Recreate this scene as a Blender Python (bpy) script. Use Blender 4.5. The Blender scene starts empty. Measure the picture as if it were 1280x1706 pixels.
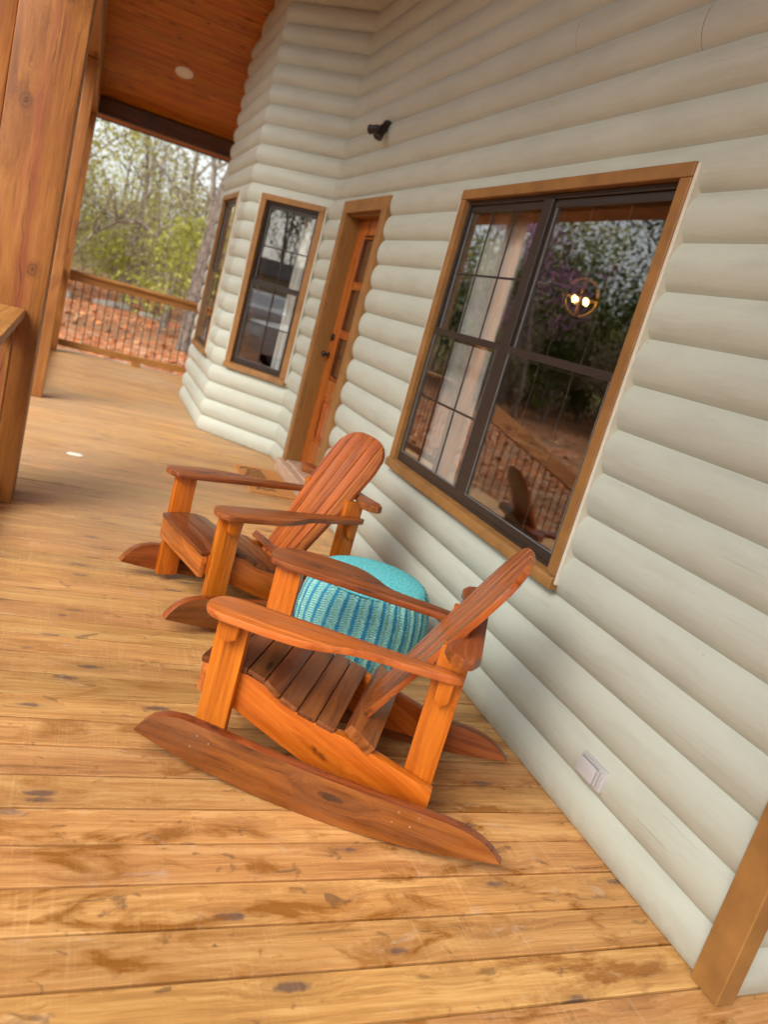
import bpy, bmesh, math, random
import numpy as np
from mathutils import Matrix, Vector
R = math.radians
rnd = random.Random(7)
sc = bpy.context.scene
COL = sc.collection
I4 = Matrix.Identity(4)
WM = {}                                   # world matrix of every object made here

# ------------------------------------------------------------------ helpers
def frame(org=(0, 0, 0), x=(1, 0, 0), y=(0, 1, 0)):
    x = Vector(x).normalized(); y = Vector(y); y = (y - x * y.dot(x)).normalized(); z = x.cross(y)
    m = Matrix((x, y, z)).transposed().to_4x4(); m.translation = Vector(org); return m

def put(o, world, parent=None):
    COL.objects.link(o); WM[o.name] = world
    if parent is not None:
        o.parent = parent; o.matrix_local = WM[parent.name].inverted() @ world
    else:
        o.matrix_local = world
    return o

def tag(o, label=None, cat=None, group=None, kind=None):
    for k, v in (('label', label), ('category', cat), ('group', group), ('kind', kind)):
        if v: o[k] = v
    return o

def thing(name, label, cat, loc=(0, 0, 0), rz=0, group=None):
    o = bpy.data.objects.new(name, None); o.empty_display_size = .1
    return tag(put(o, Matrix.Translation(loc) @ Matrix.Rotation(rz, 4, 'Z')), label, cat, group)

class MB:
    """collects shapes (in the frame of `base`) into one mesh"""
    def __init__(s): s.bm = bmesh.new()
    def add(s, vs, fs, bevel=0, seg=1, mat=0):
        b = bmesh.new(); v = [b.verts.new(p) for p in vs]
        for f in fs:
            try: b.faces.new([v[i] for i in f])
            except ValueError: pass
        b.normal_update()
        bmesh.ops.recalc_face_normals(b, faces=b.faces)
        if bevel:
            es = [e for e in b.edges if len(e.link_faces) == 2 and e.calc_face_angle(0) > .5]
            bmesh.ops.bevel(b, geom=es, offset=bevel, segments=seg, affect='EDGES', profile=.6, clamp_overlap=True)
        for f in b.faces: f.material_index = mat
        me = bpy.data.meshes.new('t'); b.to_mesh(me); b.free(); s.bm.from_mesh(me); bpy.data.meshes.remove(me)
        return s
    def box(s, a, b, bevel=0, seg=1, mat=0, M=None):
        vs = [Vector((x, y, z)) for x in (a[0], b[0]) for y in (a[1], b[1]) for z in (a[2], b[2])]
        if M is not None: vs = [M @ v for v in vs]
        return s.add(vs, [(0, 1, 3, 2), (4, 6, 7, 5), (0, 4, 5, 1), (2, 3, 7, 6), (0, 2, 6, 4), (1, 5, 7, 3)], bevel, seg, mat)
    def prism(s, out, h0, h1, M=None, bevel=0, seg=1, mat=0):
        """outline in local xy, extruded along local z from h0 to h1, placed by M"""
        n = len(out); vs = [Vector((p[0], p[1], h)) for h in (h0, h1) for p in out]
        if M is not None: vs = [M @ v for v in vs]
        fs = [tuple(range(n - 1, -1, -1)), tuple(range(n, 2 * n))] + [(i, (i + 1) % n, n + (i + 1) % n, n + i) for i in range(n)]
        return s.add(vs, fs, bevel, seg, mat)
    def tube(s, pts, rad, n=8, mat=0, cap=True):
        pts = [Vector(p) for p in pts]; rad = rad if isinstance(rad, (list, tuple)) else [rad] * len(pts)
        vs, fs = [], []
        for i, p in enumerate(pts):
            d = (pts[min(i + 1, len(pts) - 1)] - pts[max(i - 1, 0)]).normalized()
            a = Vector((0, 0, 1)) if abs(d.z) < .9 else Vector((1, 0, 0))
            u = d.cross(a).normalized(); w = d.cross(u)
            for k in range(n):
                t = 2 * math.pi * k / n; vs.append(p + (u * math.cos(t) + w * math.sin(t)) * rad[i])
        for i in range(len(pts) - 1):
            for k in range(n):
                fs.append((i * n + k, i * n + (k + 1) % n, (i + 1) * n + (k + 1) % n, (i + 1) * n + k))
        if cap: fs += [tuple(range(n)), tuple(range((len(pts) - 1) * n, len(pts) * n))]
        return s.add(vs, fs, 0, 1, mat)
    def lathe(s, prof, n=32, M=None, mat=0):
        vs, fs = [], []
        for r, z in prof:
            for k in range(n):
                t = 2 * math.pi * k / n; vs.append(Vector((r * math.cos(t), r * math.sin(t), z)))
        if M is not None: vs = [M @ v for v in vs]
        for i in range(len(prof) - 1):
            for k in range(n):
                fs.append((i * n + k, i * n + (k + 1) % n, (i + 1) * n + (k + 1) % n, (i + 1) * n + k))
        fs += [tuple(range(n)), tuple(range((len(prof) - 1) * n, len(prof) * n))]
        return s.add(vs, fs, 0, 1, mat)
    def build(s, name, mats, parent=None, base=I4, fr=None, smooth=35):
        """base: world matrix of the coordinates used so far; fr: frame (in those coordinates) the object gets"""
        fr = fr if fr is not None else I4
        me = bpy.data.meshes.new(name); inv = fr.inverted()
        for v in s.bm.verts: v.co = inv @ v.co
        s.bm.to_mesh(me); s.bm.free()
        for m in (mats if isinstance(mats, (list, tuple)) else [mats]): me.materials.append(m)
        if smooth:
            me.shade_smooth(); me.set_sharp_from_angle(angle=R(smooth))
        o = bpy.data.objects.new(name, me)
        return put(o, base @ fr, parent)

def mesh_np(name, V, F, mats, parent=None, world=I4):
    me = bpy.data.meshes.new(name); me.from_pydata(V, [], F)
    for m in (mats if isinstance(mats, (list, tuple)) else [mats]): me.materials.append(m)
    return put(bpy.data.objects.new(name, me), world, parent)

# ------------------------------------------------------------------ materials
class NT:
    def __init__(s, name):
        s.m = bpy.data.materials.new(name); s.m.use_nodes = True; s.t = s.m.node_tree; s.t.nodes.clear()
        s.out = s.n('ShaderNodeOutputMaterial')
    def n(s, typ, **kw):
        nd = s.t.nodes.new(typ)
        for k, v in kw.items():
            if k.startswith('i_'):
                key = k[2:]; key = int(key) if key.isdigit() else key.replace('_', ' ')
                s.link(v, nd.inputs[key])
            else: setattr(nd, k, v)
        return nd
    def link(s, v, sock):
        if isinstance(v, bpy.types.NodeSocket): s.t.links.new(v, sock)
        elif isinstance(v, bpy.types.Node): s.t.links.new(v.outputs[0], sock)
        else: sock.default_value = v
    def math(s, op, a, b=0.0, c=None, clamp=False):
        nd = s.n('ShaderNodeMath', operation=op, use_clamp=clamp); s.link(a, nd.inputs[0]); s.link(b, nd.inputs[1])
        if c is not None: s.link(c, nd.inputs[2])
        return nd.outputs[0]
    def vmath(s, op, a, b=(0, 0, 0), scale=None):
        nd = s.n('ShaderNodeVectorMath', operation=op); s.link(a, nd.inputs[0]); s.link(b, nd.inputs[1])
        if scale is not None: s.link(scale, nd.inputs['Scale'])
        return nd.outputs[0]
    def ramp(s, f, stops, interp='LINEAR'):
        nd = s.n('ShaderNodeValToRGB'); cr = nd.color_ramp; cr.interpolation = interp
        while len(cr.elements) < len(stops): cr.elements.new(.5)
        for e, (p, c) in zip(cr.elements, stops):
            e.position = p; e.color = (*c, 1) if len(c) == 3 else c
        s.link(f, nd.inputs[0]); return nd.outputs[0]
    def mix(s, f, a, b, mode='MIX'):
        nd = s.n('ShaderNodeMix', data_type='RGBA', blend_type=mode)
        s.link(f, nd.inputs[0]); s.link(a if not isinstance(a, tuple) else (*a, 1)[:4], nd.inputs[6]); s.link(b if not isinstance(b, tuple) else (*b, 1)[:4], nd.inputs[7])
        return nd.outputs[2]
    def noise(s, vec, scale, detail=4, rough=.55, dist=0):
        nd = s.n('ShaderNodeTexNoise'); s.link(vec, nd.inputs['Vector'])
        nd.inputs['Scale'].default_value = scale; nd.inputs['Detail'].default_value = detail
        nd.inputs['Roughness'].default_value = rough; nd.inputs['Distortion'].default_value = dist
        return nd.outputs[0]
    def remap(s, v, a, b, c=0., d=1.):
        nd = s.n('ShaderNodeMapRange', clamp=True); s.link(v, nd.inputs[0])
        for i, x in enumerate((a, b, c, d)): nd.inputs[i + 1].default_value = x
        return nd.outputs[0]
    def bump(s, h, strength=.2, dist=.01):
        nd = s.n('ShaderNodeBump'); nd.inputs['Strength'].default_value = strength; nd.inputs['Distance'].default_value = dist
        s.link(h, nd.inputs['Height']); return nd.outputs[0]
    def bsdf(s, color, rough=.5, metal=0., normal=None, spec=.5, **kw):
        b = s.n('ShaderNodeBsdfPrincipled')
        s.link((*color, 1) if isinstance(color, tuple) and len(color) == 3 else color, b.inputs['Base Color'])
        s.link(rough, b.inputs['Roughness']); s.link(metal, b.inputs['Metallic']); s.link(spec, b.inputs['Specular IOR Level'])
        if normal is not None: s.link(normal, b.inputs['Normal'])
        for k, v in kw.items(): s.link(v, b.inputs[k.replace('_', ' ')])
        return b.outputs[0]
    def done(s, shader): s.link(shader, s.out.inputs[0]); return s.m

def obj_co(t): return t.n('ShaderNodeTexCoord').outputs['Object']
def island(t): return t.n('ShaderNodeNewGeometry').outputs['Random Per Island']

def wood(name, dark, mid, light, grain=1.0, knots=.5, rough=.45, bump=.25, tint=.25, fine=.35, kscale=1.0, stains=None, kcol=None, weather=None, checks=.55):
    t = NT(name); co = obj_co(t); r = island(t)
    off = t.vmath('SCALE', (31.7, 17.3, 23.9), scale=r)
    p = t.vmath('ADD', co, off)
    warp = t.noise(t.vmath('MULTIPLY', p, (1.2, 3, 3)), 1.0, 3)
    wv = t.vmath('SCALE', (0, .06, .06), scale=t.math('SUBTRACT', warp, .5))
    q = t.vmath('ADD', p, wv)
    # knots: sparse cells stretched along the grain
    kq = t.vmath('MULTIPLY', p, (3.4 * kscale, 11 * kscale, 11 * kscale))
    vo = t.n('ShaderNodeTexVoronoi', feature='F1'); t.link(kq, vo.inputs['Vector']); vo.inputs['Scale'].default_value = 1.0
    sel = t.remap(t.n('ShaderNodeSeparateColor', i_0=vo.outputs['Color']).outputs[0], 1 - knots * 1.3, 1 - knots * 1.3 + .02)
    kd = t.math('ADD', vo.outputs['Distance'], t.math('MULTIPLY', t.math('SUBTRACT', t.noise(p, 45, 3), .5), .16))
    knot = t.math('MULTIPLY', t.remap(kd, .17, .10), sel)
    halo = t.math('MULTIPLY', t.remap(kd, .55, .12), sel)
    # grain bends round knots
    q = t.vmath('ADD', q, t.vmath('SCALE', (0, .03, .03), scale=halo))
    wave = t.n('ShaderNodeTexWave', wave_type='BANDS', bands_direction='Y', wave_profile='SIN')
    t.link(t.vmath('MULTIPLY', q, (.18, 1, .75)), wave.inputs['Vector'])
    wave.inputs['Scale'].default_value = 13 * grain; wave.inputs['Distortion'].default_value = 7; wave.inputs['Detail'].default_value = 3
    wave.inputs['Detail Scale'].default_value = .8
    g1 = t.noise(t.vmath('MULTIPLY', q, (1.1, 22 * grain, 22 * grain)), 1.0, 6, .6)
    g2 = t.noise(t.vmath('MULTIPLY', q, (7, 190, 190)), 1.0, 3, .6)
    f = t.math('ADD', t.math('MULTIPLY', g1, .88), t.math('MULTIPLY', wave.outputs['Fac'], .07))
    f = t.math('ADD', f, t.math('MULTIPLY', t.math('SUBTRACT', g2, .5), fine))
    c = t.ramp(f, [(.30, dark), (.47, mid), (.64, light)])
    kc = kcol or tuple(x * .25 for x in dark)
    ck = t.noise(t.vmath('MULTIPLY', q, (.9, 34, 34)), 1.0, 2, .5)
    ck = t.math('MULTIPLY', t.remap(ck, .63, .72), t.remap(t.noise(t.vmath('MULTIPLY', p, (1.5, 5, 5)), 1, 2), .42, .6))
    c = t.mix(t.math('MULTIPLY', ck, checks), c, tuple(x * .4 for x in dark))
    c = t.mix(t.math('MULTIPLY', halo, .45), c, tuple(x * .75 for x in dark))
    c = t.mix(t.math('MULTIPLY', knot, .85), c, kc)
    tv = t.math('ADD', t.math('MULTIPLY', t.math('SUBTRACT', r, .5), tint), 1.0)
    hs = t.n('ShaderNodeHueSaturation'); t.link(c, hs.inputs['Color']); t.link(tv, hs.inputs['Value'])
    t.link(t.math('ADD', t.math('MULTIPLY', t.math('SUBTRACT', t.math('FRACT', t.math('MULTIPLY', r, 7.3)), .5), .012), .5), hs.inputs['Hue'])
    c = hs.outputs[0]
    if weather:      # greyer worn patches
        w = t.remap(t.noise(t.vmath('MULTIPLY', p, (3, 9, 9)), 1, 5, .65), .45, .75, 0, weather[1])
        c = t.mix(w, c, weather[0])
    rg = t.math('ADD', t.math('MULTIPLY', t.math('SUBTRACT', g1, .5), .25), rough)
    if stains:
        c, rg = stains(t, co, c, rg, p)
    n = t.bump(t.math('ADD', f, t.math('MULTIPLY', knot, -.3)), bump, .004)
    return t.done(t.bsdf(c, rg, normal=n, spec=.4))

def deck_stains(t, co, c, rg, p):
    # amber damp patches, dark spots and whitish scuffs lying on the near boards
    w = t.vmath('MULTIPLY', p, (2.3, 5.5, 1))
    s1 = t.remap(t.noise(t.vmath('ADD', w, (3.3, 1.7, 0)), 1.5, 5, .62, .5), .535, .63)
    near = t.remap(t.n('ShaderNodeSeparateXYZ', i_0=co).outputs[1], 3.4, 1.9)
    s1 = t.math('MULTIPLY', t.math('MULTIPLY', s1, near), .85)
    c = t.mix(s1, c, (.28, .10, .012))
    s2 = t.remap(t.noise(t.vmath('MULTIPLY', p, (9, 14, 1)), 1.3, 4, .6, .8), .62, .70)
    c = t.mix(t.math('MULTIPLY', s2, .7), c, (.16, .08, .04))
    s3 = t.remap(t.noise(t.vmath('MULTIPLY', p, (5, 9, 1)), 1.7, 6, .7, .4), .60, .74)
    c = t.mix(t.math('MULTIPLY', s3, .42), c, (.62, .52, .44))
    # saw marks across the boards
    sw = t.remap(t.noise(t.vmath('MULTIPLY', p, (150, 2.5, 1)), 1.0, 2, .5), .54, .74, 0, .24)
    sw = t.math('MULTIPLY', sw, t.remap(t.noise(co, 2.3, 2), .4, .6))
    c = t.mix(sw, c, (.80, .55, .27))
    # foot wear greys the walked strip slowly along the porch
    wear = t.remap(t.noise(t.vmath('MULTIPLY', co, (.8, .5, 1)), 1, 3), .42, .62, .1, .55)
    wear = t.math('MULTIPLY', wear, t.remap(t.n('ShaderNodeSeparateXYZ', i_0=co).outputs[1], 1.6, 4.2))
    c = t.mix(wear, c, (.46, .31, .19))
    return c, t.math('ADD', rg, t.math('MULTIPLY', s1, -.25))

def post_marks(t, co, c, rg, p):
    # reddish heart streak, long drying cracks
    s = t.n('ShaderNodeSeparateXYZ', i_0=co)
    wob = t.math('MULTIPLY', t.math('SUBTRACT', t.noise(t.vmath('MULTIPLY', co, (1.6, .0, .0)), 1, 3), .5), .16)
    d = t.math('ABSOLUTE', t.math('ADD', t.math('ADD', s.outputs[2], wob), .015))
    streak = t.math('MULTIPLY', t.remap(d, .055, .012), t.remap(t.noise(t.vmath('MULTIPLY', co, (3, 30, 30)), 1, 4), .38, .60))
    c = t.mix(t.math('MULTIPLY', streak, .75), c, (.24, .055, .028))
    crack = t.math('MULTIPLY', t.remap(t.math('ADD', d, t.math('MULTIPLY', t.noise(t.vmath('MULTIPLY', co, (9, 0, 0)), 1, 3), .012)), .0085, .0055), t.remap(t.noise(t.vmath('MULTIPLY', co, (1.3, 0, 0)), 1, 2), .44, .5))
    c = t.mix(t.math('MULTIPLY', crack, .85), c, (.05, .016, .008))
    for kx, kz in ((1.93, .065), (1.20, -.075), (2.42, -.05), (.55, .04)):
        dd = t.n('ShaderNodeCombineXYZ', i_0=t.math('MULTIPLY', t.math('SUBTRACT', s.outputs[0], kx), .8), i_1=t.math('SUBTRACT', s.outputs[2], kz))
        ln = t.math('ADD', t.n('ShaderNodeVectorMath', operation='LENGTH', i_0=dd).outputs['Value'], t.math('MULTIPLY', t.math('SUBTRACT', t.noise(co, 24, 4), .5), .034))
        ring = t.math('MULTIPLY', t.remap(t.math('SINE', t.math('MULTIPLY', ln, 330)), -.6, .9), t.remap(ln, .030, .016))
        c = t.mix(t.math('MULTIPLY', t.remap(ln, .048, .012), .7), c, (.16, .055, .018))
        c = t.mix(t.math('MULTIPLY', ring, .7), c, (.055, .018, .008))
    return c, rg

M = {}
M['deck'] = wood('deck_pine', (.39, .185, .058), (.53, .268, .086), (.64, .37, .138), knots=.6, rough=.46, tint=.34, fine=.55, bump=.45, checks=.7, stains=deck_stains, kcol=(.13, .075, .06), kscale=1.0)
M['cedar'] = wood('orange_stained_cedar', (.34, .078, .006), (.46, .115, .009), (.56, .165, .016), knots=.5, rough=.28, tint=.22, kcol=(.06, .014, .004))
M['cedar_brown'] = wood('brown_worn_cedar', (.12, .029, .006), (.235, .062, .012), (.34, .102, .022), knots=.75, rough=.30, tint=.30, kcol=(.02, .007, .004), weather=((.22, .11, .065), .35))
M['cedar_dark'] = wood('dark_worn_seat_cedar', (.080, .022, .006), (.165, .047, .012), (.25, .080, .022), knots=.7, rough=.34, tint=.34, kcol=(.02, .007, .004), weather=((.20, .10, .06), .45))
M['cedar_red'] = wood('reddish_cedar_slats', (.22, .050, .009), (.42, .108, .018), (.56, .17, .036), knots=.45, rough=.30, tint=.34, kcol=(.04, .012, .006), weather=((.25, .11, .06), .4), checks=.8)
M['post'] = wood('post_timber', (.18, .066, .012), (.31, .125, .023), (.42, .19, .044), stains=post_marks, checks=.85, knots=.9, rough=.5, tint=.1, grain=.7, kscale=.6, kcol=(.10, .032, .012), weather=((.28, .085, .04), .45))
M['ceiling'] = wood('ceiling_pine', (.27, .072, .004), (.39, .115, .006), (.50, .17, .012), knots=.40, rough=.40, tint=.18, kcol=(.10, .022, .004), kscale=1.1)
M['beam'] = wood('dark_beam', (.045, .014, .005), (.075, .024, .008), (.11, .036, .012), knots=.2, rough=.5)
M['rail'] = wood('rail_pine', (.22, .085, .02), (.34, .14, .036), (.44, .21, .062), knots=.3, rough=.5, tint=.2)
M['door'] = wood('varnished_door', (.24, .056, .009), (.35, .092, .014), (.43, .13, .024), knots=0, rough=.28, tint=.05, grain=.8)
M['inside'] = wood('interior_pine', (.16, .05, .012), (.27, .09, .022), (.34, .13, .035), knots=.2, rough=.5)

def siding():
    t = NT('painted_log_siding'); co = obj_co(t)
    n1 = t.noise(co, 1.3, 4); n2 = t.noise(t.vmath('MULTIPLY', co, (14, 14, 90)), 1, 4); n3 = t.noise(t.vmath('MULTIPLY', co, (3, 3, 16)), 1, 4)
    c = t.mix(t.remap(n1, .35, .7), (.475, .50, .435), (.44, .465, .405))
    c = t.mix(t.math('MULTIPLY', t.remap(n3, .48, .72), .40), c, (.36, .355, .30))
    ck = t.math('MULTIPLY', t.remap(t.noise(t.vmath('MULTIPLY', co, (1.2, 1.2, 85)), 1, 2), .64, .70), t.remap(t.noise(t.vmath('MULTIPLY', co, (1.1, 1.1, 5)), 1, 2), .52, .66))
    c = t.mix(t.math('MULTIPLY', ck, .32), c, (.20, .18, .14))
    zz = t.n('ShaderNodeSeparateXYZ', i_0=co).outputs[2]
    dirt = t.math('MULTIPLY', t.remap(t.math('ADD', zz, t.math('MULTIPLY', n3, .10)), .14, .02), t.remap(t.noise(co, 22, 4), .35, .7))
    c = t.mix(t.math('MULTIPLY', dirt, .5), c, (.26, .20, .13))
    sp = t.n('ShaderNodeTexVoronoi', feature='F1'); t.link(co, sp.inputs['Vector']); sp.inputs['Scale'].default_value = 9
    dots = t.math('MULTIPLY', t.remap(sp.outputs['Distance'], .045, .03), t.math('GREATER_THAN', t.n('ShaderNodeSeparateColor', i_0=sp.outputs['Color']).outputs[0], .8))
    c = t.mix(t.math('MULTIPLY', dots, .55), c, (.22, .18, .13))
    return t.done(t.bsdf(c, .48, normal=t.bump(t.math('ADD', n2, t.math('MULTIPLY', n3, .8)), .30, .004), spec=.35))
M['siding'] = siding()

def paint(name, col, rough=.5, var=.12, bump=.1, metal=0., spec=.4, sc_=(6, 6, 30)):
    t = NT(name); co = obj_co(t); n = t.noise(t.vmath('MULTIPLY', co, sc_), 1, 5, .6)
    c = t.mix(t.remap(n, .3, .7), tuple(x * (1 - var) for x in col), tuple(min(1, x * (1 + var)) for x in col))
    return t.done(t.bsdf(c, rough, metal, t.bump(n, bump, .003), spec))
M['trim'] = paint('brown_trim_paint', (.275, .132, .038), .5, .20, .2, sc_=(9, 9, 9))
M['jamb'] = paint('door_jamb_paint', (.24, .115, .03), .5, .10)
M['caulk'] = paint('cream_caulk', (.56, .53, .44), .6, .05)
M['bronze'] = paint('dark_bronze_vinyl', (.034, .024, .020), .38, .15, .05)
M['screen_edge'] = paint('grey_metal_edge', (.17, .165, .16), .35, .1, .05)
M['black'] = paint('black_metal', (.012, .011, .011), .35, .2, .05)
M['grey_plastic'] = paint('grey_plastic', (.44, .43, .44), .3, .06, .05)
M['white'] = paint('white_trim_ring', (.70, .66, .60), .5, .04, .02)
M['threshold'] = paint('worn_threshold', (.48, .33, .24), .55, .2)
M['carpaint'] = paint('white_car_paint', (.78, .78, .78), .2, .02, 0)
M['tyre'] = paint('tyre_rubber', (.02, .02, .02), .8, .2)
M['shed'] = paint('pale_shed_boards', (.62, .52, .38), .7, .08)
M['roofing'] = paint('dark_shingles', (.06, .05, .045), .85, .3)
M['concrete'] = paint('gravel_rock', (.26, .23, .19), .9, .35, .4, sc_=(5, 5, 5))
M['plug'] = paint('pale_wood_plug', (.34, .19, .09), .5, .2)
M['paper'] = paint('white_scrap', (.80, .76, .68), .7, .05)

def glass():
    t = NT('window_glass'); fr = t.n('ShaderNodeFresnel'); t.link(t.remap(t.n('ShaderNodeNewGeometry').outputs['Backfacing'], 0, 1, 1.62, 1 / 1.62), fr.inputs[0])
    tr = t.n('ShaderNodeBsdfTransparent'); tr.inputs[0].default_value = (.97, .98, .97, 1)
    gl = t.n('ShaderNodeBsdfGlossy'); gl.inputs['Roughness'].default_value = 0.0; gl.inputs[0].default_value = (.97, .97, .97, 1)
    mx = t.n('ShaderNodeMixShader'); t.link(t.math('MULTIPLY', fr.outputs[0], 2.1, clamp=True), mx.inputs[0]); t.link(tr, mx.inputs[1]); t.link(gl, mx.inputs[2])
    return t.done(mx.outputs[0])
M['glass'] = glass()
M['carglass'] = paint('car_glass', (.02, .025, .03), .08, .1, 0, spec=.8)

def curtain():
    t = NT('curtain_cloth'); co = obj_co(t); n = t.noise(t.vmath('MULTIPLY', co, (40, 40, 3)), 1, 4)
    c = t.mix(n, (.82, .80, .77), (.90, .89, .87))
    d = t.n('ShaderNodeBsdfDiffuse'); t.link(c, d.inputs[0]); tl = t.n('ShaderNodeBsdfTranslucent'); t.link(c, tl.inputs[0])
    mx = t.n('ShaderNodeMixShader'); mx.inputs[0].default_value = .3; t.link(d, mx.inputs[1]); t.link(tl, mx.inputs[2]); return t.done(mx.outputs[0])
M['curtain'] = curtain()

def emit(name, col, st):
    t = NT(name); e = t.n('ShaderNodeEmission'); e.inputs[0].default_value = (*col, 1); e.inputs[1].default_value = st; return t.done(e.outputs[0])
M['bulb'] = emit('lit_bulb', (1, .60, .20), 7)
M['brass'] = paint('brass_ring', (.75, .45, .15), .4, .1, .02, metal=.4)

def leafmat(name, stops, tl=.45):
    t = NT(name); r = island(t)
    c = t.ramp(r, stops); d = t.n('ShaderNodeBsdfDiffuse'); t.link(c, d.inputs[0]); x = t.n('ShaderNodeBsdfTranslucent'); t.link(c, x.inputs[0])
    mx = t.n('ShaderNodeMixShader'); mx.inputs[0].default_value = tl; t.link(d, mx.inputs[1]); t.link(x, mx.inputs[2]); return t.done(mx.outputs[0])
M['leaf_spring'] = leafmat('spring_leaf', [(0, (.24, .24, .07)), (.5, (.39, .38, .12)), (1, (.50, .48, .20))])
M['leaf_bright'] = leafmat('bright_spring_leaf', [(0, (.26, .28, .05)), (.5, (.38, .39, .09)), (1, (.48, .47, .15))])
M['leaf_tan'] = leafmat('tan_bud_leaf', [(0, (.24, .20, .12)), (.5, (.37, .33, .20)), (1, (.48, .44, .30))])
M['leaf_dark'] = leafmat('evergreen_leaf', [(0, (.028, .045, .010)), (.5, (.05, .082, .016)), (1, (.085, .12, .025))], .25)
M['leaf_pink'] = leafmat('redbud_flower', [(0, (.32, .12, .28)), (.5, (.46, .20, .40)), (1, (.56, .30, .50))])
M['leaf_litter'] = leafmat('dry_leaf', [(0, (.22, .08, .04)), (.35, (.48, .16, .06)), (.7, (.56, .24, .10)), (1, (.60, .38, .24))], .1)

def bark(name, a, b):
    t = NT(name); co = obj_co(t)
    n = t.noise(t.vmath('MULTIPLY', co, (9, 9, 2.2)), 1, 6, .65); v = t.n('ShaderNodeTexVoronoi', feature='DISTANCE_TO_EDGE')
    t.link(t.vmath('MULTIPLY', co, (16, 16, 4)), v.inputs['Vector']); v.inputs['Scale'].default_value = 1
    c = t.mix(t.remap(n, .3, .7), a, b); c = t.mix(t.remap(v.outputs['Distance'], .12, 0), c, tuple(x * .4 for x in a))
    return t.done(t.bsdf(c, .9, normal=t.bump(t.math('ADD', n, v.outputs['Distance']), .7, .03), spec=.1))
M['bark'] = bark('grey_bark', (.20, .165, .13), (.36, .30, .24))
M['bark_pine'] = bark('pine_bark', (.11, .088, .074), (.25, .20, .17))

def ground():
    t = NT('leaf_litter_ground'); co = obj_co(t)
    n = t.noise(co, .35, 5); v = t.n('ShaderNodeTexVoronoi', feature='F1'); t.link(co, v.inputs['Vector']); v.inputs['Scale'].default_value = 9
    f = t.n('ShaderNodeSeparateColor', i_0=v.outputs['Color'])
    c = t.ramp(f.outputs[0], [(0, (.20, .07, .035)), (.35, (.46, .14, .05)), (.65, (.56, .21, .08)), (.88, (.48, .30, .19)), (1, (.62, .48, .36))])
    c2 = t.ramp(t.noise(co, 5, 6), [(.3, (.10, .055, .03)), (.7, (.30, .17, .09))])
    c = t.mix(t.remap(n, .40, .62, .15, .8), c, c2)
    far = t.remap(t.n('ShaderNodeVectorMath', operation='LENGTH', i_0=co).outputs['Value'], 34, 55)
    c = t.mix(far, c, (.13, .11, .035))
    return t.done(t.bsdf(c, .95, normal=t.bump(t.math('ADD', t.math('MULTIPLY', v.outputs['Distance'], -1), t.noise(co, 14, 4)), .6, .05), spec=.1))
M['ground'] = ground()

def pouf_body():
    t = NT('knit_ribs'); co = obj_co(t); s = t.n('ShaderNodeSeparateXYZ', i_0=co)
    a = t.math('MULTIPLY', t.math('ARCTAN2', s.outputs[1], s.outputs[0]), 30 / (2 * math.pi))
    fr = t.math('ABSOLUTE', t.math('SUBTRACT', t.math('FRACT', a), .5))
    wob = t.math('MULTIPLY', t.math('SUBTRACT', t.noise(co, 38, 3), .5), .30)
    line = t.remap(t.math('ADD', fr, wob), .31, .41)
    zz = t.math('SINE', t.math('ADD', t.math('ADD', t.math('MULTIPLY', s.outputs[2], 620), t.math('MULTIPLY', t.noise(co, 26, 3), 9)), t.math('MULTIPLY', fr, 9)))
    c = t.mix(t.remap(zz, -.6, .6), (.16, .46, .48), (.38, .70, .60))
    c = t.mix(t.math('MULTIPLY', t.remap(t.noise(co, 130, 2), .45, .6), .5), c, (.10, .40, .50))
    c = t.mix(t.math('MULTIPLY', line, .92), c, (.02, .24, .46))
    return t.done(t.bsdf(c, .85, normal=t.bump(t.math('ADD', t.math('MULTIPLY', zz, .25), t.math('MULTIPLY', line, -1)), .8, .006), spec=.15))
M['pouf_body'] = pouf_body()
def pouf_top():
    t = NT('knit_top'); co = obj_co(t); n = t.noise(co, 110, 3, .6)
    w = t.n('ShaderNodeTexWave', wave_type='RINGS', rings_direction='Z'); t.link(co, w.inputs['Vector']); w.inputs['Scale'].default_value = 17; w.inputs['Distortion'].default_value = 9; w.inputs['Detail Scale'].default_value = 6
    f = t.math('ADD', t.math('MULTIPLY', n, .82), t.math('MULTIPLY', w.outputs['Fac'], .18))
    c = t.ramp(f, [(.25, (.05, .40, .48)), (.5, (.14, .62, .68)), (.75, (.30, .78, .80))])
    return t.done(t.bsdf(c, .85, normal=t.bump(f, .8, .006), spec=.15))
M['pouf_top'] = pouf_top()

def coir():
    t = NT('coir_mat'); co = obj_co(t); n = t.noise(co, 160, 3, .7)
    c = t.ramp(n, [(.3, (.42, .17, .05)), (.7, (.68, .34, .12))])
    return t.done(t.bsdf(c, .95, normal=t.bump(n, .8, .006), spec=.05))
M['coir'] = coir()
M['coir_ink'] = paint('dark_mat_print', (.06, .035, .025), .95, .3, .3)

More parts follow.
